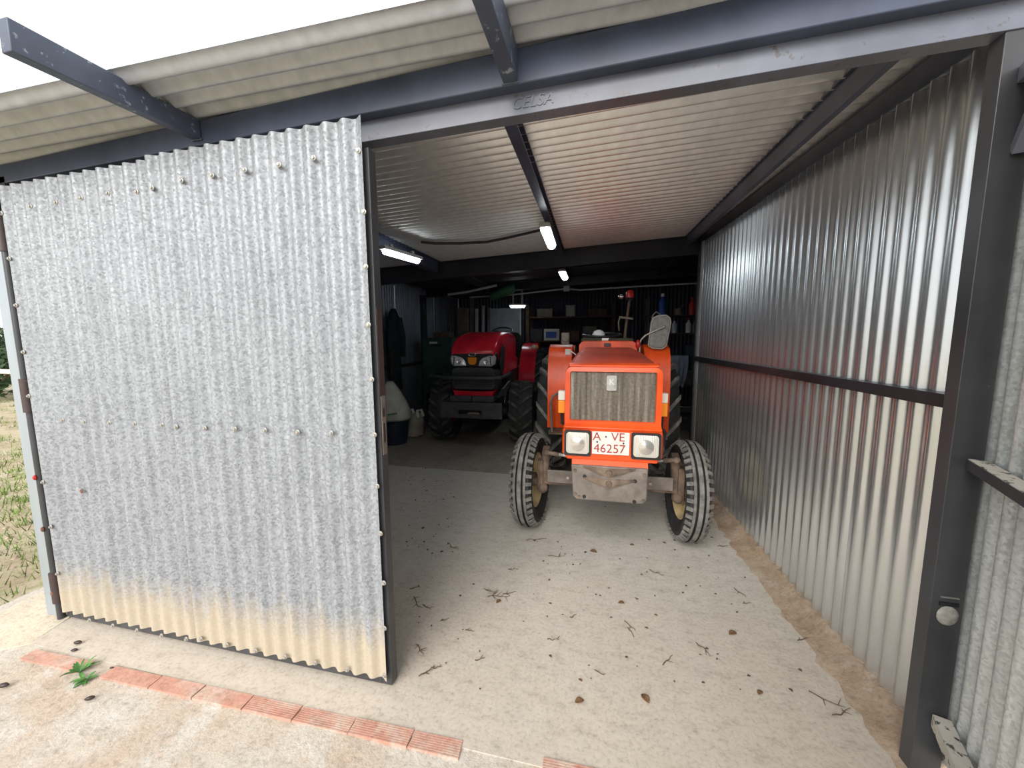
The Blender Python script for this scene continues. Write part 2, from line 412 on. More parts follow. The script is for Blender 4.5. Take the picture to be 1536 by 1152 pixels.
def rrect(x0, x1, z0, z1, r, y, n=5):
    # ring in the xz plane; r = one radius or four (bl, br, tr, tl)
    rr = r if isinstance(r, (tuple, list)) else (r,)*4
    pts = []
    for (cx, cz, a0, q) in ((x0, z0, math.pi, rr[0]), (x1, z0, 1.5*math.pi, rr[1]), (x1, z1, 0, rr[2]), (x0, z1, 0.5*math.pi, rr[3])):
        sx = 1 if cx == x0 else -1; sz = 1 if cz == z0 else -1
        for k in range(n+1):
            a = a0+0.5*math.pi*k/n
            pts.append(V3((cx+sx*q+q*math.cos(a), y, cz+sz*q+q*math.sin(a))))
    return pts
def corrugated(mb, O, U, Vd, Nn, width, v0, v1, pitch=0.078, amp=0.009, phase=0.0, th=0.0012, seg=10, nv=1):
    O, U, Vd, Nn = V3(O), V3(U), V3(Vd), V3(Nn)
    n = max(4, int(width/pitch*seg)); fr, bk = [], []
    for i in range(n+1):
        u = width*i/n; w = amp*math.sin(2*math.pi*u/pitch+phase)
        fr.append((u, w+th/2)); bk.append((u, w-th/2))
    prof = fr+bk[::-1]
    rings = []
    for k in range(nv+1):
        ring = []
        for u, w in prof:
            a = v0(u) if callable(v0) else v0; b = v1(u) if callable(v1) else v1
            ring.append(O+U*u+Vd*(a+(b-a)*k/nv)+Nn*w)
        rings.append(ring)
    m = len(prof); base = len(mb.v)
    for r in rings: mb.v += [tuple(p) for p in r]
    for i in range(nv):
        for j in range(m):
            a0 = base+i*m+j; a1 = base+i*m+(j+1) % m
            mb.f.append((a0, a1, a1+m, a0+m))
    for i, flip in ((0, True), (nv, False)):
        for j in range(n):
            q = (base+i*m+j, base+i*m+j+1, base+i*m+m-2-j, base+i*m+m-1-j)
            mb.f.append(q[::-1] if flip else q)
# ================================================================== STRUCTURE
def struct(o): o['kind'] = 'structure'; return o
def zroof(x, y): return 2.477+0.048*(x+0.475)+0.018*(y-1.4)
def zlip(x): return 2.368+0.037*(x+0.2)
def zhead(x): return 2.301+0.036*x
SHEDL, SHEDB, SHEDR2 = -3.45, 9.0, 2.2
# right wall line
WA = math.radians(-3.2)
WD = V3((math.sin(WA), math.cos(WA), 0)); WN = V3((-math.cos(WA), math.sin(WA), 0))
W0 = V3((1.185, 1.58, 0)); WL = 2.92

# ---- ground, slabs
def grid_slab(name, poly_fn, x0, x1, y0, y1, nx, ny, mat, z, rough_h, thick, seed):
    rnd = random.Random(seed); mb = MB(); ids = {}
    for j in range(ny+1):
        for i in range(nx+1):
            x, y = poly_fn(x0+(x1-x0)*i/nx, y0+(y1-y0)*j/ny)
            edge = i in (0, nx) or j in (0, ny)
            mb.v.append((x, y, z+(0 if edge else rnd.uniform(-1, 1)*rough_h)))
    for j in range(ny):
        for i in range(nx):
            a = j*(nx+1)+i; mb.f.append((a, a+1, a+nx+2, a+nx+1))
    # skirt
    loop = [i for i in range(nx+1)]+[(j)*(nx+1)+nx for j in range(1, ny+1)]+[ny*(nx+1)+i for i in range(nx-1, -1, -1)]+[j*(nx+1) for j in range(ny-1, 0, -1)]
    b = len(mb.v)
    for k in loop: mb.v.append((mb.v[k][0], mb.v[k][1], z-thick))
    n = len(loop)
    for k in range(n): mb.f.append((loop[(k+1) % n], loop[k], b+k, b+(k+1) % n))
    mb.f.append(tuple(b+k for k in reversed(range(n))))
    return struct(mb.build(name, mat, sharp=50))
soil = grid_slab('ground', lambda x, y: (x, y), -40, 40, -20, 60, 80, 80, 'soil', -0.075, 0.018, 0.2, 3)
# interior slab, front part pale, rear part dirty
floor = grid_slab('floor', lambda x, y: (x, y), -3.30, 1.5, 1.19, 4.05, 40, 26, 'floor', 0.0, 0.0012, 0.12, 5)
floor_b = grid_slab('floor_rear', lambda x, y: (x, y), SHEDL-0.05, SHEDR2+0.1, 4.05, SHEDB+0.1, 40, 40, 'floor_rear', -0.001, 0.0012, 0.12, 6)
# apron in front, its left edge runs askew
def apron_fn(x, y):
    xl = -3.08+(1.43-y)*0.68
    t = (x+3.2)/(4.8+3.2)
    return xl+(4.8-xl)*t, y
apron = grid_slab('ground_apron', apron_fn, -3.2, 4.8, -3.0, 1.19, 90, 60, 'apron', -0.004, 0.004, 0.10, 8)
mb = MB()
mb.prism([(-3.02, 1.10, 0.001), (-2.86, 1.10, 0.001), (-2.74, 1.19, 0.001), (-2.78, 1.36, 0.004), (-2.86, 1.45, 0.004), (-3.26, 1.62, 0.001), (-3.24, 1.36, 0.001)], (0, 0, -0.09))
corner = struct(mb.build('ground_corner_slab', 'sill', bevel=0.006))

# ---- clay brick strip across the threshold
brick_px = [(35, 122), (155, 226), (228, 292), (294, 366), (368, 441), (443, 524), (526, 613), (615, 689), (822, 905)]
def strip_y(x): return 1.190+0.022*(x+1.6), 1.128+0.017*(x+1.6)
strip = struct(empty('floor_brick_strip', (0, 0, 0)))
for k, (pa, pb) in enumerate(brick_px):
    ym = lambda px: 985+0.221*(px-30)
    xa, xb = onz(pa, ym(pa)).x, onz(pb, ym(pb)).x
    if k == 8: xa, xb = -0.165, 0.10
    mb = MB(); w = 8
    ribs = k in (4, 5, 6, 7, 8)
    rnd = random.Random(50+k); top = 0.004+rnd.uniform(-0.001, 0.002)
    # ribbed cross section extruded along the brick
    prof = []
    for i in range(w):
        t0, t1, t2, t3 = (i+0.0)/w, (i+0.12)/w, (i+0.72)/w, (i+0.86)/w
        lo = top-0.0035
        if ribs: prof += [(t0, lo), (t1, top), (t2, top), (t3, lo)]
        elif i == 0: prof += [(0.0, top)]
    prof += [(1.0, prof[0][1]), (1.0, -0.05), (0.0, -0.05)]
    ring = []
    for x in (xa, xb):
        hi, lo_y = strip_y(x)
        sk = rnd.uniform(-0.006, 0.006)
        ring.append([V3((x+sk*(t-0.5), lo_y+(hi-lo_y)*t, z)) for t, z in prof])
    mb.ring_tube(ring)
    mb.build('brick', 'brick', strip, sharp=30)

# ---- earthy curb along the foot of the right wall
mb = MB(); rnd = random.Random(12); n = 60; rings = []
for i in range(n+1):
    s = -0.12+(WL+0.12)*i/n
    j1, j2, j3 = rnd.uniform(-0.012, 0.014), rnd.uniform(-0.010, 0.012), rnd.uniform(-0.02, 0.02)
    base = W0+WD*s
    ring = []
    for off, z in ((-0.06, -0.02), (-0.06, 0.055), (0.016, 0.064+j1*0.8), (0.022+0.3*abs(j2), 0.055+j1), (0.045+j2, 0.028+j2), (0.085+j2, 0.012), (0.14+j3, 0.0015), (0.16+j3, -0.02)):
        ring.append(base+WN*off+V3((0, 0, z)))
    rings.append(ring)
mb.ring_tube(rings)
struct(mb.build('baseboard_right', 'curb', sharp=60))

# ---- right wall: sheets, rail, top beam, rear post
wall_r = struct(empty('wall_right', W0))
def wl(s, off, z): return WD*s+WN*off+V3((0, 0, z))
edges = [0.0, 0.50, 1.34, 2.18, WL]
for i in range(4):
    mb = MB(); ov = 0.04 if i else 0
    lift = 0.002*(i % 2)
    corrugated(mb, WD*(edges[i]-ov)+WN*lift, WD, (0, 0, 1), WN, edges[i+1]-edges[i]+ov, 0.058, lambda u, i=i: 2.425+0.02*(edges[i]+u), phase=2*math.pi*(edges[i]-ov)/0.078, amp=0.011, seg=12)
    mb.build('sheet', 'galv_new', wall_r)
mb = MB()
def lpoly(mb, prof, s0, s1):
    mb.ring_tube([[wl(s, o, z) for o, z in prof] for s in (s0, s1)])
lpoly(mb, [(0.010, 1.262), (0.014, 1.262), (0.014, 1.303), (0.046, 1.303), (0.046, 1.262), (0.050, 1.262), (0.050, 1.308), (0.010, 1.308)], -0.005, WL)
o = mb.build('rail', 'black', wall_r)
mb = MB()   # I-section beam along the wall top
prof = [(-0.07, 0), (0.004, 0), (0.004, 0.008), (0.0, 0.012), (0.0, 0.098), (0.004, 0.102), (0.004, 0.11), (-0.07, 0.11)]
mb.ring_tube([[wl(s, o, z+zz) for o, z in prof] for s, zz in ((-0.05, 2.425), (WL+0.05, 2.485))])
mb.build('top_beam', 'blue_steel', wall_r)
mb = MB()
for (s0, s1, o0, o1) in ((WL, WL+0.055, -0.05, 0.03), ):
    mb.hexa([wl(s0, o0, 0), wl(s1, o0, 0), wl(s1, o1, 0), wl(s0, o1, 0), wl(s0, o0, 2.6), wl(s1, o0, 2.6), wl(s1, o1, 2.6), wl(s0, o1, 2.6)])
mb.build('rear_post', 'black', wall_r, bevel=0.003)
mb = MB()
mb.hexa([wl(WL-0.075, 0.010, 0.06), wl(WL, 0.010, 0.06), wl(WL, 0.014, 0.06), wl(WL-0.075, 0.014, 0.06), wl(WL-0.075, 0.010, 2.49), wl(WL, 0.010, 2.49), wl(WL, 0.014, 2.49), wl(WL-0.075, 0.014, 2.49)])
mb.build('edge_strip', 'galv_roof', wall_r)

# ---- walls of the deep part
wall_l = struct(empty('wall_left', (-2.96, 1.5, 0), math.radians(3.2)))
y = 1.5; k = 0
while y < SHEDB:
    w = min(0.84, SHEDB-y); mb = MB()
    corrugated(mb, (0.002*(k % 2), y-1.5, 0), (0, 1, 0), (0, 0, 1), (1, 0, 0), w, 0.0, zroof(-3.1, y)+0.02, phase=2*math.pi*(y-1.5)/0.078, seg=8)
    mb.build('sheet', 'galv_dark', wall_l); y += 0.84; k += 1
for z in (1.05,):
    mb = MB(); mb.box(0.012, 0.05, 0.02, SHEDB-1.6, z, z+0.045); mb.build('rail', 'black', wall_l)
for yy in (0.0, 3.15, 5.2):
    mb = MB(); mb.box(0.012, 0.09, yy, yy+0.08, 0, 2.3); mb.build('post', 'black', wall_l, bevel=0.003)
wall_b = struct(empty('wall_back', (SHEDL, SHEDB, 0)))
x = 0; k = 0
while x < SHEDR2-SHEDL-0.01:
    w = min(0.84, SHEDR2-SHEDL-x); mb = MB()
    corrugated(mb, (x, -0.002*(k % 2), 0), (1, 0, 0), (0, 0, 1), (0, -1, 0), w, 0.0, lambda u, x=x: zroof(SHEDL+x+u, SHEDB)+0.03, phase=2*math.pi*x/0.078, seg=8)
    mb.build('sheet', 'galv_shade', wall_b); x += 0.84; k += 1
wall_rr = struct(empty('wall_right_rear', (SHEDR2, 4.55, 0)))
y = 0; k = 0
while y < SHEDB-4.55-0.01:
    w = min(0.84, SHEDB-4.55-y); mb = MB()
    corrugated(mb, (-0.002*(k % 2), y, 0), (0, 1, 0), (0, 0, 1), (-1, 0, 0), w, 0.0, zroof(SHEDR2, 4.55+y)+0.02, phase=2*math.pi*y/0.078, seg=6)
    mb.build('sheet', 'galv_shade', wall_rr); y += 0.84; k += 1
wall_ret = struct(empty('wall_return', (1.06, 4.58, 0)))
mb = MB(); corrugated(mb, (0.0, 0, 0), (1, 0, 0), (0, 0, 1), (0, 1, 0), SHEDR2-1.06, 0.0, lambda u: zroof(1.06+u, 4.58)+0.02, seg=6)
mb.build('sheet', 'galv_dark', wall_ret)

# ---- roof
ceil = struct(empty('ceiling', (0, 0, 0)))
RU = V3((0, 1, 0.018)); RV = V3((1, 0, 0.048)); RN = V3((-0.048, -0.018, 1)).normalized()
y = 1.42; k = 0
rows = [(1.42, 2.30), (2.26, 3.12), (3.08, 3.94), (3.90, 4.66)]
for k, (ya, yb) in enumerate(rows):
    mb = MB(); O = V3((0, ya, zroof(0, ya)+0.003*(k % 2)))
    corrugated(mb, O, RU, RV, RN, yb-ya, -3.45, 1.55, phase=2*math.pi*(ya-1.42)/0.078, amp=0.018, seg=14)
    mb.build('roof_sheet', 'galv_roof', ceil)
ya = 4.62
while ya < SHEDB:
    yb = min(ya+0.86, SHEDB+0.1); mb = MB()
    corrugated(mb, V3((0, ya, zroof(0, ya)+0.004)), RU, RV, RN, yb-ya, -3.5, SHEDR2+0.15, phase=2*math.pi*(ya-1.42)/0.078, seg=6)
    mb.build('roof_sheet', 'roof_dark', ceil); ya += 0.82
# overhang sheet, laid slightly askew to the beam
ta = math.radians(2.9)
def redge(x): return 1.193+0.0525*(x+0.1)
OV = V3((math.cos(ta), math.sin(ta), 0.048)); OU = V3((-math.sin(ta), math.cos(ta), 0.018))
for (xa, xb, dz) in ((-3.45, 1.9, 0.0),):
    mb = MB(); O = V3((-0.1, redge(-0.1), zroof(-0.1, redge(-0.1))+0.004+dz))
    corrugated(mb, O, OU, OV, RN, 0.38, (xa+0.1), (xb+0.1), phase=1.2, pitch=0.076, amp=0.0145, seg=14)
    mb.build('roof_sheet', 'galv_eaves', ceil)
# rafters (I-section) under the sheets
def rafter(x0, y0, x1, y1, w, h, name='rafter', mat='blue_steel', drop=0.0):
    a = V3((x0, y0, zroof(x0, y0)-0.010-drop)); b = V3((x1, y1, zroof(x1, y1)-0.010-drop))
    d = (b-a).normalized(); s = d.cross(V3((0, 0, 1))).normalized(); mb = MB()
    t, q = 0.007, 0.006
    pr = [(-w/2, 0), (-w/2, -t), (-q/2, -t), (-q/2, -h+t), (-w/2, -h+t), (-w/2, -h), (w/2, -h), (w/2, -h+t), (q/2, -h+t), (q/2, -t), (w/2, -t), (w/2, 0)]
    mb.ring_tube([[p+s*u+V3((0, 0, v)) for u, v in pr] for p in (a, b)])
    return mb.build(name, mat, ceil)
rafter(-0.385, 1.50, -0.455, 4.62, 0.055, 0.08)
rafter(0.952, 1.50, 0.885, 4.62, 0.03, 0.115)  # web deepened so its dark side stands in for a shadow band on the roof
rafter(-1.90, 1.50, -1.99, 4.62, 0.10, 0.14)
rafter(-0.50, 4.75, -0.60, SHEDB, 0.06, 0.08, mat='black')
rafter(-2.0, 4.75, -2.05, SHEDB, 0.06, 0.10, mat='black')
rafter(0.95, 4.75, 0.95, SHEDB, 0.06, 0.10, mat='black')
mb = MB()   # rear cross beam
for (y0, y1, h0, h1) in ((4.62, 4.72, 0.0, 0.012), (4.664, 4.676, 0.012, 0.188), (4.62, 4.72, 0.188, 0.20)):
    p = []
    for h in (h1, h0):
        for (x, yy) in ((SHEDL, y0), (SHEDR2, y0), (SHEDR2, y1), (SHEDL, y1)):
            p.append((x, yy, zroof(x, 4.67)-0.012-h))
    mb.hexa(p)
mb.build('cross_beam', 'black', ceil)
mb = MB()
for (y0, y1, h0, h1) in ((7.0, 7.08, 0.0, 0.14),):
    p = []
    for h in (h1, h0):
        for (x, yy) in ((SHEDL, y0), (SHEDR2, y0), (SHEDR2, y1), (SHEDL, y1)):
            p.append((x, yy, zroof(x, 7.0)-0.012-h))
    mb.hexa(p)
mb.build('cross_beam', 'black', ceil)

# ---- front: eaves beam, header channel with rolled lettering, cantilever stubs
XL, XR = -3.35, 1.75
mb = MB()
mb.hexa([(XL, 1.40, zlip(XL)), (XR, 1.40, zlip(XR)), (XR, 1.465, zlip(XR)), (XL, 1.465, zlip(XL)), (XL, 1.40, zroof(XL, 1.4)-0.008), (XR, 1.40, zroof(XR, 1.4)-0.008), (XR, 1.465, zroof(XR, 1.4)-0.008), (XL, 1.465, zroof(XL, 1.4)-0.008)])
eaves = struct(mb.build('trim_1', 'blue_steel', bevel=0.004))
XL2, XR2 = -3.0, 1.20
mb = MB(); rings = []
for x in (XL2, XR2):
    b, t = zhead(x), zlip(x)+0.02
    rings.append([V3((x, yy, z)) for yy, z in ((1.447, b), (1.505, b), (1.505, b+0.007), (1.458, b+0.010), (1.458, t-0.008), (1.505, t-0.006), (1.505, t), (1.447, t))])
mb.ring_tube(rings)
header = struct(mb.build('trim_2', 'header', bevel=0.0015))
c = ony(798, 152, 1.445)
text_mesh('rolled_lettering', 'CELSA', 0.054, 0.005, 'header', header, (c.x, 1.4465, c.z), (1, 0, 0.037), (0.0, 0, 1), 0.25)
for k, (xa, xb, y_end, w, z0) in enumerate(((-1.703, -1.668, 0.875, 0.042, 2.334), (-0.318, -0.318, 0.80, 0.05, zlip(-0.318)+0.004))):
    mb = MB(); h0 = 0.092
    mb.hexa([(xa-w/2, y_end, z0), (xa+w/2, y_end, z0), (xb+w/2, 1.399, z0), (xb-w/2, 1.399, z0), (xa-w/2, y_end, z0+h0), (xa+w/2, y_end, z0+h0), (xb+w/2, 1.399, zroof(xb, 1.4)-0.008), (xb-w/2, 1.399, zroof(xb, 1.4)-0.008)])
    o = struct(mb.build('trim_%d' % (3+k), 'blue_worn', bevel=0.003))
    mb = MB(); mb.box(xb-w/2-0.006, xb+w/2+0.006, 1.392, 1.3995, z0-0.004, z0+0.004); mb.build('weld_bead', 'blue_worn', o, bevel=0.003)

# ---- front left corner post and flashing
mb = MB(); mb.box(-2.905, -2.865, 1.40, 1.48, 0, 2.30)
post_l = struct(mb.build('wall_corner_left', 'black'))
mb = MB()
mb.prism([(-2.935, 1.352, 0.004), (-2.862, 1.352, 0.004), (-2.862, 1.356, 0.004), (-2.931, 1.356, 0.004), (-2.931, 1.50, 0.004), (-2.935, 1.50, 0.004)], (0, 0, 2.25))
fl = mb.build('flashing', 'flashing', post_l)

# ---- door 1: closed corrugated leaf on a steel frame
def dtop(x): return 2.227+0.032*(x+2.794)
door1 = struct(empty('door_1', (-2.80, 1.345, 0)))
OX = V3((-2.80, 1.345, 0))
def dloc(p): return V3(p)-OX
for k, (xa, xb, yf, ph) in enumerate(((-2.79, -1.868, 1.346, 0.6), (-1.884, -0.857, 1.3435, 0.2))):
    mb = MB()
    corrugated(mb, dloc((xa, yf, 0)), (1, 0, 0), (0, 0, 1), (0, -1, 0), xb-xa, lambda u, k=k, xa=xa: 0.052-0.012*k*0.3, lambda u, xa=xa, k=k: dtop(xa+u)+0.012*k, phase=ph, amp=0.0098, seg=14)
    mb.build('sheet', 'galv_old', door1)
def dbox(name, x0, x1, y0, y1, z0, z1, mat, bev=0.002):
    mb = MB(); a = dloc((x0, y0, z0)); b = dloc((x1, y1, z1)); mb.box(a.x, b.x, a.y, b.y, a.z, b.z)
    return mb.build(name, mat, door1, bevel=bev)
stile = dbox('stile', -0.893, -0.845, 1.356, 1.402, 0.012, 2.20, 'jamb')
lockp = MB(); lockp.box(-0.845-OX.x, -0.842-OX.x, 1.364-OX.y, 1.392-OX.y, 1.035, 1.275)
lp = lockp.build('lock_plate', 'iron_grey', stile)
for z0, z1 in ((1.19, 1.225), (1.085, 1.165)):
    mb = MB(); mb.box(-0.8425-OX.x, -0.8415-OX.x, 1.372-OX.y, 1.385-OX.y, z0, z1); mb.build('keyhole_slot', 'black_plastic', stile)
mb = MB(); mb.box(-0.845-OX.x, -0.8435-OX.x, 1.36-OX.y, 1.398-OX.y, 1.28, 1.62); mb.build('primer_patch', 'brown_steel', stile)
dbox('stile', -2.792, -2.752, 1.356, 1.396, 0.012, 2.16, 'jamb')
dbox('bottom_rail', -2.752, -0.893, 1.356, 1.396, 0.012, 0.062, 'jamb')
dbox('mid_rail', -2.752, -0.893, 1.356, 1.396, 1.10, 1.145, 'jamb')
dbox('top_rail', -2.752, -0.893, 1.356, 1.396, 2.06, 2.10, 'jamb')
# hinge tube with three knuckles
mb = MB(); mb.cyl(dloc((-2.822, 1.350, 0.0)), dloc((-2.822, 1.350, 2.06)), 0.017, n=16); mb.build('hinge_tube', 'jamb', door1)
for z in (0.10, 1.14, 1.93):
    mb = MB(); mb.cyl(dloc((-2.822, 1.348, z)), dloc((-2.822, 1.348, z+0.17)), 0.023, n=18); mb.build('hinge_knuckle', 'brown_steel', door1)
    mb = MB(); mb.box(dloc((-2.815, 0, 0)).x, dloc((-2.785, 0, 0)).x, 1.352-OX.y, 1.358-OX.y, z+0.02, z+0.15); mb.build('hinge_leaf', 'jamb', door1)
for z, m_ in ((0.52, 'rust'), (0.16, 'rust'), (0.80, 'lens_red')):
    mb = MB(); mb.ball(dloc((-2.822, 1.329, z)), (0.010, 0.008, 0.014), 8, 6); mb.build('rust_drip', m_, door1)
screws = [(47,310),(85,304),(123,297),(163,290),(206,288),(229,282),(273,271),(319,263),(368,255),(419,247),(471,237),(538,226),
 (95,630),(128,632),(165,634),(203,635),(244,637),(265,640),(308,642),(353,643),(398,645),(447,648),(497,649),
 (135,930),(170,938),(206,945),(243,953),(280,958),(302,958),(341,967),(384,976),(428,985),(473,994),(521,1004),(577,1013),
 (546,318),(549,400),(553,487),(558,569),(562,652),(566,729),(571,800),(576,874),(577,942),
 (3,320),(15,388),(25,458),(36,528),(44,594),(65,723),(77,790),(87,860)]
mb = MB()
mb.lathe([(0.0, 0.0001), (0.0, 0.0105), (-0.0015, 0.0110), (-0.003, 0.0100), (-0.0042, 0.0062), (-0.0085, 0.0056), (-0.0088, 0.0001)], axis='y', n=12, closed=False)
sm = mb.mesh('screw'); sm.materials.append(MAT['screw'])
for px, py in screws:
    p = dloc(ony(px, py, 1.336))
    o = bpy.data.objects.new('screw', sm); col.objects.link(o); o.parent = door1; o.location = (p.x, p.y-0.0005, p.z)
p = dloc(ony(122, 737, 1.336)); mb = MB(); mb.ball(p, (0.009, 0.003, 0.011), 10, 6); mb.build('rust_spot', 'rust', door1)

# ---- right jamb post
JX0, JX1, JY = 1.078, 1.166, 1.452
mb = MB()
mb.prism([(JX0, JY, 0), (JX1, JY, 0), (JX1, JY+0.05, 0), (JX1-0.006, JY+0.05, 0), (JX1-0.006, JY+0.006, 0), (JX0+0.006, JY+0.006, 0), (JX0+0.006, JY+0.05, 0), (JX0, JY+0.05, 0)], (0, 0, 2.36))
jamb = struct(mb.build('trim_5', 'jamb', bevel=0.002))
p = ony(1421, 918, JY)
mb = MB(); mb.ball((p.x, JY-0.002, p.z-0.012), (0.030, 0.009, 0.034), 14, 9); mb.build('mortar_plug', 'plug', jamb)
mb = MB(); mb.box(p.x-0.026, p.x+0.026, JY-0.004, JY+0.001, p.z+0.022, p.z+0.034); mb.build('latch_slot', 'black_plastic', jamb)
mb = MB(); mb.box(p.x-0.024, p.x+0.024, JY-0.005, JY, p.z+0.050, p.z+0.053); mb.build('slot_lip', 'screw', jamb)

# ---- door 2: the other leaf, swung open towards the yard
TH = math.radians(21)
HL = V3((1.172, 1.432, 0)); LD = V3((-math.sin(TH), -math.cos(TH), 0)); LN = V3((-math.cos(TH), math.sin(TH), 0))
door2 = struct(empty('door_2', HL))
LW = 1.85
def ll(u, n_, z): return LD*u+LN*n_+V3((0, 0, z))
e2 = [-0.13, 0.95, LW]
for i in range(2):
    mb = MB(); corrugated(mb, LD*(e2[i]-0.03*i)+LN*(-0.002*i), LD, (0, 0, 1), LN, e2[i+1]-e2[i]+0.03*i, 0.05, 2.25, phase=0.5, amp=0.0098, seg=12)
    mb.build('sheet', 'galv_leaf', door2)
def lbar(name, u0, u1, n0, n1, za, zb, ha, mat):
    mb = MB()
    mb.hexa([ll(u0, n0, za), ll(u1, n0, zb), ll(u1, n1, zb), ll(u0, n1, za), ll(u0, n0, za+ha), ll(u1, n0, zb+ha), ll(u1, n1, zb+ha), ll(u0, n1, za+ha)])
    return mb.build(name, mat, door2, bevel=0.002)
lbar('mid_rail', 0.012, LW, 0.012, 0.058, 1.092, 1.10, 0.032, 'jamb')
mb = MB(); mb.hexa([ll(0.013, 0.014, 1.124), ll(LW, 0.014, 1.132), ll(LW, 0.056, 1.132), ll(0.013, 0.056, 1.124), ll(0.013, 0.014, 1.1265), ll(LW, 0.014, 1.1345), ll(LW, 0.056, 1.1345), ll(0.013, 0.056, 1.1265)])
mb.build('rail_cap', 'mortar_rail', door2)  # thin pale layer along the top of the mid rail
lbar('bottom_rail', 0.012, LW, 0.012, 0.058, 0.20, 0.19, 0.045, 'mortar_rail')
lbar('top_rail', 0.0, LW, 0.012, 0.058, 2.20, 2.20, 0.045, 'header')
lbar('stile', LW-0.05, LW, 0.012, 0.058, 0.05, 0.05, 2.2, 'jamb')
mb = MB(); mb.bar(ll(0.0, 0.035, 2.02), ll(0.17, 0.035, 2.22), 0.03, 0.035, tuple(LN)); mb.build('corner_brace', 'header', door2)
# ================================================================== TRACTORS
def smooth_ring(x0, x1, z0, z1, r, y): return rrect(x0, x1, z0, z1, r, y)
def tyre_front_ribbed(parent, c, R, rr, w, side):
    # ribbed steering tyre; c = centre, axle along x
    mb = MB(); h = w/2
    prof = [(-h*0.55, rr), (-h*0.80, rr+0.03), (-h*1.0, rr+(R-rr)*0.55), (-h*0.95, R-0.055), (-h*0.80, R-0.028)]
    ribs = [(-0.52, 0.012), (-0.40, 0.0), (-0.18, 0.0), (-0.16, 0.0)]
    a = [(-0.78, -0.022), (-0.62, -0.016), (-0.58, -0.006), (-0.36, -0.003), (-0.33, -0.019), (-0.22, -0.019), (-0.18, 0.0), (0.18, 0.0), (0.22, -0.019), (0.33, -0.019), (0.36, -0.003), (0.58, -0.006), (0.62, -0.016), (0.78, -0.022)]
    prof += [(h*x, R+d) for x, d in a]
    prof += [(h*0.80, R-0.028), (h*0.95, R-0.055), (h*1.0, rr+(R-rr)*0.55), (h*0.80, rr+0.03), (h*0.55, rr)]
    mb.lathe(prof, c, 'x', 56)
    t = mb.build('tyre', 'rubber', parent, sharp=28)
    mb = MB()   # dusty rib bands
    for x0, x1, d in ((-0.58, -0.36, -0.003), (-0.18, 0.18, 0.002), (0.36, 0.58, -0.003)):
        mb.lathe([(h*x0, R+d-0.012), (h*x0*0.98+h*x1*0.02, R+d+0.0015), (h*x1*0.98+h*x0*0.02, R+d+0.0015), (h*x1, R+d-0.012)], c, 'x', 56)
    mb.build('tread_rib', 'tread', t, sharp=28)
    mb = MB(); n = 40
    for s in (-1, 1):
        for k in range(n):
            an = 2*math.pi*(k+(0.5 if s > 0 else 0))/n
            cx = s*h*0.75
            rad = V3((0, math.cos(an), math.sin(an))); tan = V3((0, -math.sin(an), math.cos(an)))
            p0 = V3(c)+V3((s*h*0.55, 0, 0))+rad*(R-0.008); p1 = V3(c)+V3((s*h*0.98, 0, 0))+rad*(R-0.036)
            mb.bar(p0, p1, 0.026, 0.016, tuple(rad))
    mb.build('shoulder_lug', 'tread', t)['kind'] = 'stuff'
    return t
def rim_disc(parent, c, rr, w, mat, dish, hubmat):
    mb = MB(); h = w/2
    mb.lathe([(-h*0.55, rr+0.006), (-h*0.60, rr-0.004), (-h*0.45, rr-0.018), (-h*0.1, rr-0.035), (h*0.1, rr-0.035), (h*0.45, rr-0.018), (h*0.60, rr-0.004), (h*0.55, rr+0.006), (h*0.4, rr-0.006), (-h*0.4, rr-0.006)], c, 'x', 40)
    mb.lathe([(dish-0.006, rr-0.030), (dish-0.03, rr*0.55), (dish-0.012, rr*0.40), (dish-0.012, 0.001), (dish+0.0, 0.001), (dish+0.0, rr*0.40), (dish-0.018, rr*0.55), (dish+0.006, rr-0.030)], c, 'x', 40)
    r = mb.build('rim', mat, parent, sharp=30)
    mb = MB(); mb.lathe([(dish-0.05, 0.001), (dish-0.05, 0.05), (dish+0.045, 0.055), (dish+0.055, 0.03), (dish+0.055, 0.001)], c, 'x', 20, closed=False)
    for k in range(6):
        a = 2*math.pi*k/6
        q = V3(c)+V3((0, 0.075*math.cos(a), 0.075*math.sin(a)))
        mb.cyl(q+V3((dish-0.03, 0, 0)), q+V3((dish+0.022, 0, 0)), 0.011, n=8)
    mb.build('hub', hubmat, r)
    return r
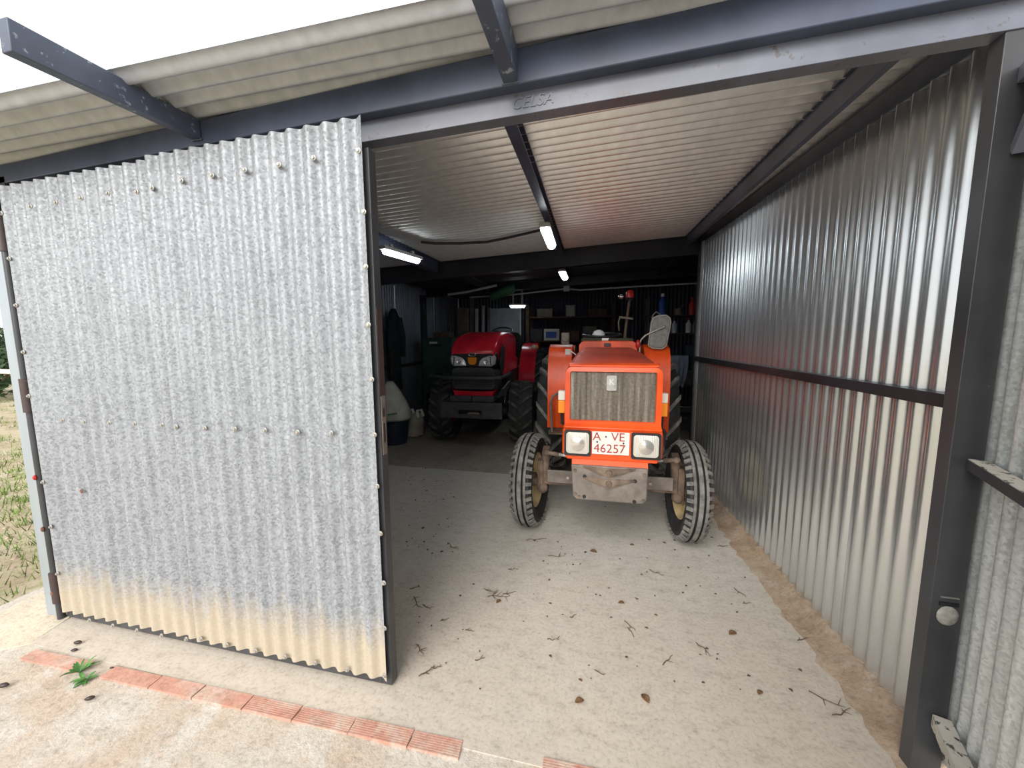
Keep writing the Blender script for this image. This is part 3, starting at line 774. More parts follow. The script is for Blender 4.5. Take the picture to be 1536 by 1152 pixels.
def tyre_lugged(parent, c, R, rr, w, nl, lug_h, mat_side='rubber', mat_lug='lug'):
    mb = MB(); h = w/2; Rb = R-lug_h
    prof = [(-h*0.62, rr), (-h*0.85, rr+(R-rr)*0.18), (-h*1.0, rr+(R-rr)*0.50), (-h*0.96, rr+(R-rr)*0.74), (-h*0.86, Rb-0.012), (-h*0.5, Rb+0.002), (0, Rb+0.008), (h*0.5, Rb+0.002), (h*0.86, Rb-0.012), (h*0.96, rr+(R-rr)*0.74), (h*1.0, rr+(R-rr)*0.50), (h*0.85, rr+(R-rr)*0.18), (h*0.62, rr)]
    mb.lathe(prof, c, 'x', 56)
    t = mb.build('tyre', mat_side, parent, sharp=40)
    mb = MB(); first = None
    # one chevron lug in local space, then instances as parts
    def lug_mesh(s):
        m = MB(); pts = []
        steps = 5; wth = 0.022+R*0.012
        rings = []
        for k in range(steps):
            t_ = k/(steps-1); x = s*h*(-0.06+1.04*t_)
            ang = -0.30*t_*(1.0)     # sweep backwards
            rad = R-(0.0 if t_ < 0.85 else 0.03)
            low = (Rb-0.012) if t_ < 0.9 else rr+(R-rr)*0.62
            rings.append((x, ang, rad, low))
        vs = []
        for x, ang, rad, low in rings:
            hw = wth/R
            vs.append([(x, low*math.cos(ang-hw), low*math.sin(ang-hw)), (x, rad*math.cos(ang-hw*0.8), rad*math.sin(ang-hw*0.8)), (x, rad*math.cos(ang+hw*0.8), rad*math.sin(ang+hw*0.8)), (x, low*math.cos(ang+hw), low*math.sin(ang+hw))])
        m.ring_tube(vs)
        me = m.mesh('lug', sharp=30); me.materials.append(MAT[mat_lug]); return me
    for s in (-1, 1):
        me = lug_mesh(s)
        for k in range(nl):
            o = bpy.data.objects.new('lug', me); col.objects.link(o); o.parent = t
            o.location = c; o.rotation_euler = (2*math.pi*(k+(0.5 if s > 0 else 0))/nl, 0, 0)
    return t

# ------------------------------------------------------------------ orange tractor
T = empty('orange_tractor', (0.08, 2.95, 0), math.radians(0.6))
tag(T, 'orange compact tractor with square headlamps and a white number plate beside the ribbed zinc wall', 'tractor')
def tb(name, mat, build, parent=T, bevel=0, sharp=38):
    mb = MB(); build(mb); return mb.build(name, mat, parent, bevel=bevel, sharp=sharp)
R1, w1 = 0.370, 0.165
for s, cx, st in ((-1, -0.600, -0.09), (1, 0.570, 0.05)):
    for o in (tyre_front_ribbed(T, (0, 0, 0), R1, 0.215, w1, s), rim_disc(T, (0, 0, 0), 0.215, w1, 'rim_cream', s*0.01, 'iron_brown')):
        o.location = (cx, 0.05, R1); o.rotation_euler = (0, s*math.radians(2.0), st); o.name = 'front_'+o.name.split('.')[0]
# hood: lofted
def hood(mb):
    rings = []
    for y, hw, z0, z1, r in ((-0.385, 0.298, 0.93, 1.305, 0.045), (-0.36, 0.302, 0.93, 1.318, 0.05), (-0.1, 0.30, 0.94, 1.352, 0.06), (0.35, 0.285, 0.95, 1.392, 0.07), (0.72, 0.262, 0.96, 1.415, 0.08), (0.78, 0.26, 0.96, 1.417, 0.08)):
        rings.append(rrect(-hw, hw, z0, z1, (0.01, 0.01, r, r), y, 6))
    mb.ring_tube(rings)
hd = tb('hood', 'orange_faded', hood, sharp=50)
for x in (-0.09, 0.09):
    tb('hood_ridge', 'orange_faded', lambda m: m.hexa([(x-0.012, -0.30, 1.322), (x+0.012, -0.30, 1.322), (x+0.012, 0.74, 1.412), (x-0.012, 0.74, 1.412), (x-0.006, -0.30, 1.331), (x+0.006, -0.30, 1.331), (x+0.006, 0.74, 1.420), (x-0.006, 0.74, 1.420)]), hd)
def nose(mb):   # frame round the grille
    o1 = rrect(-0.305, 0.305, 0.925, 1.322, (0.02, 0.02, 0.05, 0.05), -0.375, 6); o2 = rrect(-0.302, 0.302, 0.928, 1.318, (0.02, 0.02, 0.05, 0.05), -0.415, 6)
    i2 = rrect(-0.270, 0.268, 0.965, 1.288, 0.012, -0.420, 6); i1 = rrect(-0.266, 0.264, 0.969, 1.284, 0.010, -0.395, 6)
    mb.ring_tube([o1, o2, i2, i1], caps=False, closed=True)
nz = tb('nose_frame', 'orange', nose, sharp=35)
tb('grille', 'grille', lambda m: m.box(-0.268, 0.266, -0.402, -0.390, 0.966, 1.287))
tb('hood_lip', 'orange', lambda m: m.prism([(-0.275, -0.425, 1.318), (-0.29, -0.34, 1.329), (0.29, -0.34, 1.329), (0.275, -0.425, 1.318)], (0, 0, 0.012)), nz, 0.005)
em = tb('emblem', 'grey_plastic', lambda m: m.ring_tube([rrect(-0.040, 0.026, 1.165, 1.265, 0.008, -0.403), rrect(-0.038, 0.024, 1.167, 1.263, 0.008, -0.416)]), sharp=30)
text_mesh('emblem_letter', 'K', 0.055, 0.004, 'white_dirty', em, (-0.006, -0.4175, 1.222), (1, 0, 0), (0, 0, 1))
tb('emblem_bar', 'grey_plastic', lambda m: m.box(-0.030, 0.016, -0.418, -0.415, 1.177, 1.188), em)
# lower light panel
def panel(mb):
    r0 = [V3(p) for p in [(-0.285, -0.36, 0.705), (0.285, -0.36, 0.705), (0.31, -0.36, 0.75), (0.31, -0.36, 0.928), (-0.31, -0.36, 0.928), (-0.31, -0.36, 0.75)]]
    r1 = [V3((p.x, -0.425, p.z)) for p in r0]
    r2 = [V3((p.x*0.985, -0.432, 0.712+(p.z-0.705)*0.96)) for p in r0]
    mb.ring_tube([r0, r1, r2])
pn = tb('light_panel', 'orange', panel, bevel=0.006)
tb('panel_ledge', 'orange', lambda m: m.prism([(-0.305, -0.410, 0.950), (-0.305, -0.445, 0.925), (-0.305, -0.432, 0.905), (-0.305, -0.40, 0.905)], (0.61, 0, 0)), pn, 0.005)
for s in (-1, 1):
    tb('side_strip', 'orange', lambda m: m.prism([(s*0.30, -0.43, 0.90), (s*0.312, -0.40, 0.90), (s*0.312, -0.40, 0.74), (s*0.300, -0.432, 0.74)], (s*0.006, 0, 0)), pn)
for s, x0, x1 in ((-1, -0.302, -0.128), (1, 0.122, 0.302)):
    bz = tb('lamp_bezel', 'black_plastic', lambda m: m.ring_tube([rrect(x0, x1, 0.735, 0.905, 0.014, -0.428), rrect(x0, x1, 0.735, 0.905, 0.014, -0.448), rrect(x0+0.012, x1-0.012, 0.747, 0.893, 0.018, -0.448), rrect(x0+0.014, x1-0.014, 0.749, 0.891, 0.018, -0.434)], caps=True), T, sharp=30)
    cxm = (x0+x1)/2
    def lens(m, x0=x0, x1=x1, cxm=cxm):
        rings = [rrect(x0+0.014, x1-0.014, 0.749, 0.891, 0.02, -0.436)]
        for k, q in enumerate((0.0, 0.25, 0.5, 0.75, 0.93)):
            f = 1-q
            rings.append([V3((cxm+(p.x-cxm)*f, -0.446-0.010*math.sin(q*1.5), 0.82+(p.z-0.82)*f)) for p in rings[0]])
        m.ring_tube(rings)
    ln = tb('headlamp', 'headlamp', lens, bz, sharp=50)
    tb('reflector_bowl', 'reflector', lambda m, cxm=cxm: m.lathe([(-0.452, 0.048), (-0.4585, 0.046), (-0.4605, 0.030), (-0.463, 0.020), (-0.464, 0.001)], (cxm-0.0*s, 0, 0.818), 'y', 24, closed=False), bz, sharp=60)
np_ = tb('number_plate', 'white_dirty', lambda m: m.box(-0.122, 0.112, -0.442, -0.436, 0.752, 0.902), bevel=0.002)
text_mesh('plate_lettering', 'A', 0.078, 0.002, 'plate_red', np_, (-0.092, -0.4425, 0.868), (1, 0, 0), (0, 0, 1))
text_mesh('plate_lettering', 'VE', 0.078, 0.002, 'plate_red', np_, (0.040, -0.4425, 0.868), (1, 0, 0), (0, 0, 1))
text_mesh('plate_lettering', '46257', 0.080, 0.002, 'plate_red', np_, (-0.012, -0.4425, 0.790), (1, 0, 0), (0, 0, 1))
for x, z in ((-0.035, 0.870), (-0.090, 0.834), (0.075, 0.832)):
    tb('plate_rivet', 'iron_dark', lambda m: m.ball((x, -0.443, z), (0.006, 0.004, 0.006), 8, 6), np_)
tb('skirt', 'orange', lambda m: m.prism([(-0.252, -0.425, 0.712), (0.230, -0.425, 0.712), (0.230, -0.455, 0.672), (-0.250, -0.455, 0.672)], (0, 0.02, -0.004)), bevel=0.003)
# front weight plate with chevrons
wp = tb('weight_plate', 'iron_grey', lambda m: m.prism([(-0.252, -0.47, 0.68), (0.228, -0.47, 0.68), (0.226, -0.47, 0.47), (0.205, -0.47, 0.445), (-0.215, -0.47, 0.445), (-0.240, -0.47, 0.47)], (0, 0.05, 0)), bevel=0.008)
for z0, d in ((0.672, 0.0), (0.60, 0.0)):
    def chev(m, z0=z0):
        for s in (-1, 1):
            xa, xb = s*0.165-0.012, -0.012
            za, zb = z0-0.004, z0-0.052
            m.hexa([(xa, -0.472, za), (xb, -0.472, zb+0.010), (xb, -0.472, zb+0.05), (xa, -0.472, za+0.012), (xa, -0.474, za), (xb, -0.497, zb), (xb, -0.497, zb+0.012), (xa, -0.474, za+0.006)])
    cv = tb('chevron', 'iron_brown', chev, wp)
    tb('bolt', 'iron_brown', lambda m, z0=z0: m.cyl((-0.012, -0.48, z0-0.028), (-0.012, -0.500, z0-0.030), 0.022, 0.018, 14), wp, 0.003)
for x, z in ((-0.165, 0.608), (0.150, 0.598), (-0.165, 0.470), (0.150, 0.462)):
    tb('bolt_hole', 'black_plastic', lambda m: m.cyl((x, -0.4695, z), (x, -0.4745, z), 0.012, n=12), wp)
for x, z in ((-0.228, 0.645), (0.205, 0.645), (-0.222, 0.485), (0.205, 0.475), (-0.20, 0.468)):
    tb('bolt', 'iron_brown', lambda m: m.cyl((x, -0.468, z), (x, -0.482, z), 0.010, 0.008, 8), wp)
# indicators
for s in (-1, 1):
    ib = tb('indicator', 'lens_white', lambda m: m.box(s*0.335-0.024, s*0.335+0.024, -0.29, -0.23, 1.075, 1.14), T, 0.005)
    tb('amber_lens', 'amber', lambda m: m.box(s*0.335-0.024, s*0.335+0.024, -0.292, -0.228, 0.985, 1.074), ib, 0.005)
    tb('bracket', 'iron_dark', lambda m: m.tube([(s*0.335, -0.24, 0.985), (s*0.335, -0.22, 0.90), (s*0.29, -0.16, 0.86)], 0.012, 8), ib)
# axle, knuckles, rods
ax = tb('front_axle', 'iron_brown', lambda m: [m.bar((-0.50, 0.0, 0.40), (0.50, 0.0, 0.40), 0.07, 0.075), m.bar((-0.14, -0.02, 0.46), (0.14, -0.02, 0.46), 0.12, 0.10)], bevel=0.008)
for s in (-1, 1):
    tb('axle_plate', 'iron_grey', lambda m: m.box(s*0.36-0.10, s*0.36+0.10, -0.06, -0.045, 0.39, 0.49), ax, 0.004)
    tb('axle_bolt', 'screw', lambda m: m.cyl((s*0.30, -0.058, 0.44), (s*0.30, -0.072, 0.44), 0.012, n=8), ax)
    kn = tb('steering_knuckle', 'iron_brown', lambda m: [m.tube([(s*0.50, -0.005, 0.30), (s*0.49, -0.005, 0.45), (s*0.475, -0.005, 0.60), (s*0.47, 0.0, 0.66)], [0.030, 0.038, 0.034, 0.028], 12), m.cyl((s*0.48, 0, R1), (s*0.60, 0, R1), 0.036, 0.030, 12), m.box(s*0.515-0.022, s*0.515+0.022, -0.06, 0.02, 0.30, 0.56), m.ball((s*0.50, -0.03, 0.335), (0.045, 0.05, 0.045), 10, 7)], bevel=0.004)
    tb('steering_arm', 'iron_brown', lambda m: m.bar((s*0.47, 0.0, 0.655), (s*0.455, -0.16, 0.655), 0.05, 0.022), kn, 0.004)
    tr = tb('tie_rod', 'iron_brown', lambda m: [m.cyl((s*0.455, -0.15, 0.655), (s*0.36, -0.17, 0.650), 0.016, n=10), m.ball((s*0.455, -0.15, 0.652), 0.026, 10, 7)], T)
    tb('rod_shaft', 'chrome', lambda m: m.cyl((s*0.36, -0.17, 0.650), (s*0.22, -0.20, 0.648), 0.012, n=10), tr)
tb('hydraulic_hose', 'cable', lambda m: m.tube([(0.31, -0.22, 0.92), (0.36, -0.18, 0.86), (0.365, -0.16, 0.76), (0.33, -0.16, 0.70), (0.26, -0.16, 0.68)], 0.014, 8))
tb('side_bracket', 'iron_brown', lambda m: m.prism([(0.315, -0.30, 0.86), (0.335, -0.22, 0.84), (0.345, -0.20, 0.72), (0.31, -0.28, 0.69)], (0.02, 0.01, 0)))
# engine and gearbox under the hood
tb('engine_block', 'iron_dark', lambda m: [m.box(-0.21, 0.21, -0.33, 0.75, 0.45, 0.95), m.box(-0.25, 0.25, -0.05, 0.5, 0.60, 0.80), m.cyl((-0.26, 0.2, 0.72), (-0.26, 0.45, 0.72), 0.05, n=12)], bevel=0.01)
tb('gearbox', 'iron_dark', lambda m: [m.box(-0.17, 0.17, 0.75, 1.75, 0.42, 0.85), m.cyl((-0.55, 1.55, 0.66), (0.55, 1.55, 0.66), 0.11, n=16)], bevel=0.01)
# rear wheels
R2, w2 = 0.655, 0.30
for s in (-1, 1):
    for o in (tyre_lugged(T, (0, 0, 0), R2, 0.36, w2, 18, 0.045, 'rubber', 'tread'), rim_disc(T, (0, 0, 0), 0.36, w2, 'rim_cream', s*0.02, 'iron_brown')):
        o.location = (s*0.555, 1.55, R2); o.name = 'rear_'+o.name.split('.')[0]
# fenders: arc of sheet plus inner side sheet
for s in (-1, 1):
    def fend(m, s=s):
        rf = 0.735; xa, xb = s*0.335, s*0.565; rings = []
        angs = [math.radians(a) for a in (172, 160, 145, 130, 115, 100, 85, 70, 55, 40)]
        pts = [(1.55+rf*math.cos(a)*1.0, R2+rf*math.sin(a)*1.05) for a in angs]
        pts = [(0.80, 0.63), (0.80, 1.05), (0.83, 1.30), (0.90, 1.40), (1.02, 1.44)]+[p for p in pts if p[0] > 1.15]
        for yy, zz in pts:
            rings.append([V3((xa, yy, zz)), V3((xb, yy, zz)), V3((xb, yy+0.004, zz-0.006)), V3((xa, yy+0.004, zz-0.006))])
        m.ring_tube(rings)
        side = [(s*0.335, yy, zz) for yy, zz in pts]+[(s*0.335, 1.9, 0.9), (s*0.335, 1.0, 0.63)]
        m.prism(side, (s*0.004, 0, 0))
    fe = tb('fender', 'orange', fend, sharp=40)
sb = tb('trailer_socket', 'white_dirty', lambda m: m.box(-0.395, -0.345, 0.775, 0.80, 1.345, 1.40), bevel=0.004)
tb('socket_wire', 'white_dirty', lambda m: m.tube([(-0.35, 0.78, 1.385), (-0.31, 0.77, 1.36), (-0.28, 0.75, 1.33), (-0.265, 0.74, 1.29)], 0.005, 6), sb)
tb('work_lamp', 'iron_grey', lambda m: [m.box(-0.44, -0.365, 0.85, 0.95, 1.445, 1.555), m.cyl((-0.40, 0.86, 1.50), (-0.40, 0.84, 1.50), 0.035, n=14)], bevel=0.006)
for s in (-1, 1):
    tb('step_plate', 'iron_brown', lambda m: m.box(s*0.40-0.13, s*0.40+0.13, 0.62, 0.95, 0.60, 0.618), bevel=0.003)
tb('grab_rail', 'iron_grey', lambda m: m.tube([(-0.50, 0.66, 0.60), (-0.51, 0.66, 0.70), (-0.515, 0.66, 0.90), (-0.50, 0.66, 0.955), (-0.46, 0.68, 0.985), (-0.40, 0.76, 1.0)], 0.012, 8))
# dash cowl, steering wheel, seat
dc = tb('dash_cowl', 'orange', lambda m: m.ring_tube([rrect(-0.268, 0.262, 1.10, 1.470, (0.01, 0.01, 0.05, 0.05), 0.80), rrect(-0.262, 0.256, 1.10, 1.478, (0.01, 0.01, 0.05, 0.05), 0.86), rrect(-0.255, 0.25, 1.10, 1.478, (0.01, 0.01, 0.05, 0.05), 0.95)]), sharp=40)
tb('dash_pad', 'olive', lambda m: m.ring_tube([rrect(-0.25, 0.235, 1.475, 1.497, 0.01, 0.87), rrect(-0.25, 0.235, 1.475, 1.505, 0.01, 1.0)]), dc)
tb('gauge_window', 'black_plastic', lambda m: m.box(-0.035, 0.025, 0.785, 0.80, 1.425, 1.455), dc, 0.003)
tb('paper_note', 'white', lambda m: m.prism([(-0.055, 0.868, 1.480), (0.000, 0.868, 1.480), (0.012, 0.868, 1.502), (-0.055, 0.868, 1.502)], (0, -0.002, 0)), dc)
def swheel(m):
    c = V3((-0.05, 1.18, 1.535)); ax1 = V3((1, 0, 0)); ax2 = V3((0, 0.94, 0.10)).normalized()
    m.tube([c+(ax1*math.cos(t)+ax2*math.sin(t))*0.19 for t in [2*math.pi*k/28 for k in range(28)]], 0.013, 8, True)
    for t in (0.5, 2.6, 4.7): m.cyl(c+V3((0, 0, -0.02)), c+(ax1*math.cos(t)+ax2*math.sin(t))*0.19, 0.008, n=8)
    m.cyl(c+V3((0, -0.10, -0.35)), c+V3((0, 0, -0.01)), 0.022, n=12)
sw = tb('steering_wheel', 'black_plastic', swheel)
tb('horn_cap', 'white', lambda m: m.ball((-0.085, 1.15, 1.53), (0.066, 0.06, 0.058), 18, 12), sw)
tb('seat', 'black_plastic', lambda m: [m.ring_tube([rrect(-0.23, 0.21, 0.95, 1.04, 0.04, 1.45), rrect(-0.24, 0.22, 0.95, 1.05, 0.04, 1.85)]), m.ring_tube([rrect(-0.22, 0.20, 1.0, 1.36, 0.06, 1.84), rrect(-0.22, 0.20, 1.0, 1.38, 0.06, 1.93)])])
# mirror on bent arm
ma = tb('mirror_arm', 'screw', lambda m: m.tube([(0.285, 0.80, 1.33), (0.285, 0.80, 1.45), (0.295, 0.80, 1.485), (0.33, 0.79, 1.525), (0.41, 0.78, 1.565), (0.485, 0.775, 1.600)], 0.008, 10))
def mir(m):
    def ring(sc, y):
        base = [(-0.085, -0.125), (-0.05, -0.150), (0.04, -0.155), (0.072, -0.13), (0.105, 0.085), (0.095, 0.13), (0.06, 0.155), (-0.01, 0.15), (-0.05, 0.13), (-0.065, 0.09)]
        return [V3((0.445+x*sc, y, 1.555+z*sc)) for x, z in base]
    m.ring_tube([ring(0.90, 0.80), ring(1.0, 0.815), ring(1.0, 0.835)])
mr = tb('mirror', 'mirror_back', mir, bevel=0.004)
def mrim(m):
    base = [(-0.085, -0.125), (-0.05, -0.150), (0.04, -0.155), (0.072, -0.13), (0.105, 0.085), (0.095, 0.13), (0.06, 0.155), (-0.01, 0.15), (-0.05, 0.13), (-0.065, 0.09)]
    m.tube([(0.445+x*0.97, 0.812, 1.555+z*0.97) for x, z in base], 0.007, 8, True)
tb('mirror_rim', 'grey_plastic', mrim, mr)
tb('mirror_clamp', 'screw', lambda m: [m.ball((0.487, 0.778, 1.602), 0.014, 8, 6), m.ball((0.465, 0.782, 1.583), 0.011, 8, 6)], ma)
tb('side_reflector', 'lens_red', lambda m: m.ball((0.268, 0.785, 1.445), (0.022, 0.018, 0.042), 12, 8))
# beacon on a mast
ms = tb('beacon_mast', 'iron_brown', lambda m: m.tube([(0.195, 1.30, 1.20), (0.185, 1.30, 1.52), (0.20, 1.30, 1.70), (0.222, 1.30, 1.90)], [0.016, 0.016, 0.014, 0.014], 10))
tb('mast_clamp', 'iron_grey', lambda m: [m.bar((0.12, 1.29, 1.72), (0.26, 1.29, 1.70), 0.02, 0.02), m.tube([(0.13, 1.285, 1.72), (0.115, 1.285, 1.66), (0.125, 1.285, 1.58)], 0.008, 8)], ms)
tb('beacon_base', 'black_plastic', lambda m: m.lathe([(1.885, 0.001), (1.885, 0.035), (1.915, 0.048), (1.915, 0.001)], (0.225, 1.30, 0), 'z', 18, closed=False), ms)
tb('beacon_lens', 'lens_red', lambda m: m.lathe([(1.915, 0.042), (1.97, 0.040), (1.99, 0.030), (1.998, 0.001)], (0.225, 1.30, 0), 'z', 18, closed=False), ms)
tb('mast_glint', 'reflector', lambda m: m.ball((0.135, 1.30, 1.93), (0.030, 0.03, 0.028), 12, 8), ms)  # silver ball added to imitate a white reflection beside the beacon

# ------------------------------------------------------------------ red tractor
K = empty('red_tractor', (-1.665, 5.42, 0), math.radians(2.0))
tag(K, 'red modern tractor with black headlamp mask standing behind the orange tractor', 'tractor')
def kb(name, mat, build, parent=K, bevel=0, sharp=38):
    mb = MB(); build(mb); return mb.build(name, mat, parent, bevel=bevel, sharp=sharp)
R3, w3 = 0.45, 0.33
for s in (-1, 1):
    for o in (tyre_lugged(K, (0, 0, 0), R3, 0.24, w3, 15, 0.032), rim_disc(K, (0, 0, 0), 0.24, w3, 'rim_red', s*0.05, 'iron_dark')):
        o.location = (s*0.575, 0.0, R3); o.rotation_euler = (0, 0, 0.10); o.name = 'front_'+o.name.split('.')[0]
def khood(m):
    rings = []
    for y, hw, z0, z1, r in ((-0.53, 0.285, 1.235, 1.275, 0.018), (-0.50, 0.305, 1.225, 1.335, 0.04), (-0.42, 0.315, 1.20, 1.415, 0.06), (-0.25, 0.32, 1.15, 1.49, 0.075), (0.1, 0.325, 1.02, 1.545, 0.10), (0.55, 0.325, 0.95, 1.560, 0.12), (0.98, 0.31, 0.95, 1.55, 0.13)):
        rings.append(rrect(-hw, hw, z0, z1, (0.02, 0.02, r, r), y, 6))
    m.ring_tube(rings)
kh = kb('hood', 'red', khood, sharp=55); kh.location.z = 0.05
for s in (-1, 1):
    kb('hood_crease', 'red', lambda m: m.tube([(s*0.215, -0.50, 1.328), (s*0.225, -0.40, 1.418), (s*0.235, -0.25, 1.485), (s*0.225, 0.1, 1.540), (s*0.20, 0.9, 1.550)], 0.010, 8), kh)
def kmask(m):
    rings = []
    for y, hw, z0, z1, r in ((-0.44, 0.325, 1.075, 1.285, 0.05), (-0.50, 0.318, 1.075, 1.275, 0.05), (-0.535, 0.285, 1.085, 1.25, 0.05)):
        rings.append(rrect(-hw, hw, z0, z1, r, y, 5))
    m.ring_tube(rings)
mk = kb('headlamp_mask', 'black_plastic', kmask, sharp=40); mk.location.z = 0.05
def klamp(m, s):
    # swept lamp outline in xz, front bulge in y
    base = [(0.085, 1.095), (0.26, 1.090), (0.305, 1.12), (0.318, 1.20), (0.30, 1.238), (0.22, 1.225), (0.14, 1.200), (0.10, 1.155)]
    r0 = [V3((s*x, -0.50+(0.05 if x > 0.29 else 0), z)) for x, z in base]
    cx, cz = 0.20, 1.16
    r1 = [V3((s*x, (-0.543 if x < 0.29 else -0.515), z)) for x, z in base]
    r2 = [V3((s*(cx+(x-cx)*0.75), -0.556, cz+(z-cz)*0.75)) for x, z in base]
    m.ring_tube([r0, r1, r2])
for s in (-1, 1):
    kl = kb('headlamp', 'lens_clear', lambda m: klamp(m, s), K, sharp=30); kl.location.z = 0.05
    kb('lamp_bulb', 'reflector', lambda m: m.lathe([(-0.558, 0.032), (-0.563, 0.026), (-0.559, 0.014), (-0.566, 0.010), (-0.568, 0.001)], (s*0.185, 0, 1.15), 'y', 18, closed=False), kl)
    kb('lamp_divider', 'black_plastic', lambda m: m.bar((s*0.255, -0.557, 1.105), (s*0.245, -0.557, 1.215), 0.012, 0.008, (0, 1, 0)), kl)
kb('maker_emblem', 'chrome', lambda m: [m.tube([(0.048*math.cos(t), -0.545, 1.245+0.022*math.sin(t)) for t in [2*math.pi*k/20 for k in range(20)]], 0.005, 6, True), m.bar((0.012, -0.547, 1.262), (-0.012, -0.547, 1.228), 0.010, 0.006, (0, 1, 0)), m.bar((-0.012, -0.547, 1.229), (0.03, -0.547, 1.229), 0.010, 0.006, (0, 1, 0))], mk)
kb('badge', 'amber', lambda m: m.prism([(-0.062, -0.540, 1.205), (0.062, -0.540, 1.205), (0.055, -0.540, 1.135), (0.03, -0.540, 1.110), (-0.03, -0.540, 1.110), (-0.055, -0.540, 1.135)], (0, -0.008, 0)), mk, 0.003)
def kgr(m):
    rings = []
    for y, hw, z0, z1, r in ((-0.30, 0.335, 0.78, 1.10, 0.05), (-0.46, 0.325, 0.80, 1.09, 0.06), (-0.515, 0.29, 0.83, 1.12, 0.06)):
        rings.append(rrect(-hw, hw, z0, z1, r, y, 5))
    m.ring_tube(rings)
kg = kb('grille', 'dark_grey', kgr, sharp=40)
for z in (0.87, 0.90, 0.93, 1.02, 1.045):
    kb('grille_bar', 'black_plastic', lambda m: m.bar((-0.27, -0.520, z), (0.27, -0.520, z), 0.010, 0.008), kg)
def klip(m):
    out = [(-0.34, -0.10, 0.95), (-0.335, -0.30, 0.86), (-0.325, -0.46, 0.79), (-0.28, -0.53, 0.755), (0, -0.545, 0.745), (0.28, -0.53, 0.755), (0.325, -0.46, 0.79), (0.335, -0.30, 0.86), (0.34, -0.10, 0.95)]
    rings = []
    for x, y, z in out:
        c = V3((x, y, z)); d = V3((x*0.25, -0.02, 0))
        e = 0.055
        rings.append([c+V3((0, 0.0, -e))+V3((-x*0.12, 0.03, 0)), c+V3((0, -0.006, e)), c+V3((0, 0.03, e)), c+V3((-x*0.15, 0.06, -e))])
    m.ring_tube(rings)
kb('lower_lip', 'red', klip, sharp=50)
for s in (-1, 1):
    kb('side_grille', 'dark_grey', lambda m: m.prism([(s*0.338, -0.40, 1.10), (s*0.338, -0.33, 1.30), (s*0.338, -0.15, 1.38), (s*0.338, -0.05, 1.30), (s*0.338, -0.12, 1.05), (s*0.338, -0.25, 0.92)], (s*0.006, 0, 0)), kh, 0.003)
    kb('side_panel', 'red', lambda m: m.prism([(s*0.33, -0.15, 0.92), (s*0.33, 0.98, 0.92), (s*0.33, 0.98, 1.15), (s*0.335, -0.10, 1.15)], (s*0.006, 0, 0)), kh)
kb('brush_guard', 'dark_grey', lambda m: m.tube([(-0.44, -0.48, 0.985), (-0.40, -0.55, 0.985), (-0.25, -0.59, 0.985), (0, -0.60, 0.985), (0.25, -0.59, 0.985), (0.38, -0.55, 0.99), (0.43, -0.40, 1.0), (0.44, -0.2, 1.02)], 0.026, 12))
kb('guard_arm', 'dark_grey', lambda m: m.tube([(-0.44, -0.48, 0.985), (-0.56, -0.44, 0.99), (-0.66, -0.38, 1.0)], 0.022, 10))
bp = kb('bumper_plate', 'dark_grey', lambda m: [m.box(-0.42, -0.17, -0.66, -0.62, 0.46, 0.67), m.box(0.15, 0.42, -0.66, -0.62, 0.46, 0.67), m.box(-0.17, 0.15, -0.66, -0.62, 0.46, 0.51), m.box(-0.17, 0.15, -0.66, -0.62, 0.57, 0.67)])
kb('slot_back', 'black_plastic', lambda m: m.box(-0.18, 0.16, -0.62, -0.60, 0.50, 0.58), bp)
kb('slot_tongue', 'iron_grey', lambda m: m.prism([(-0.06, -0.64, 0.512), (0.12, -0.64, 0.512), (0.10, -0.64, 0.538), (-0.03, -0.64, 0.535)], (0, 0.02, 0)), bp)
for x in (-0.34, -0.22, 0.0, 0.12, 0.25, 0.36):
    kb('bolt_hole', 'black_plastic', lambda m: m.cyl((x, -0.6595, 0.475), (x, -0.663, 0.475), 0.008, n=8), bp)
kb('front_frame', 'dark_grey', lambda m: [m.box(-0.30, -0.005, -0.60, -0.10, 0.67, 0.745), m.box(0.005, 0.30, -0.60, -0.10, 0.67, 0.745), m.box(-0.26, 0.26, -0.62, 0.3, 0.50, 0.66)], bevel=0.006)
kb('front_axle', 'iron_dark', lambda m: [m.cyl((-0.55, 0, R3), (0.55, 0, R3), 0.075, n=14), m.ball((0, 0, R3), (0.16, 0.16, 0.15), 14, 9), m.ball((-0.44, 0, R3), 0.11, 12, 8), m.ball((0.44, 0, R3), 0.11, 12, 8)])
kb('steering_cylinder', 'chrome', lambda m: m.cyl((0.36, -0.20, 0.60), (0.38, -0.20, 0.78), 0.014, n=10))
kb('skid_fender', 'dark_grey', lambda m: m.prism([(0.30, -0.45, 0.70), (0.36, -0.42, 0.82), (0.42, -0.22, 0.92), (0.42, -0.20, 0.87), (0.38, -0.38, 0.74)], (0.03, 0.03, 0)), bevel=0.004)
kb('engine_block', 'iron_dark', lambda m: [m.box(-0.26, 0.26, 0.1, 1.0, 0.5, 1.0), m.box(-0.2, 0.2, 1.0, 2.3, 0.45, 0.95), m.box(0.26, 0.34, 0.35, 0.95, 0.75, 1.02)], bevel=0.01)
R4, w4 = 0.66, 0.36
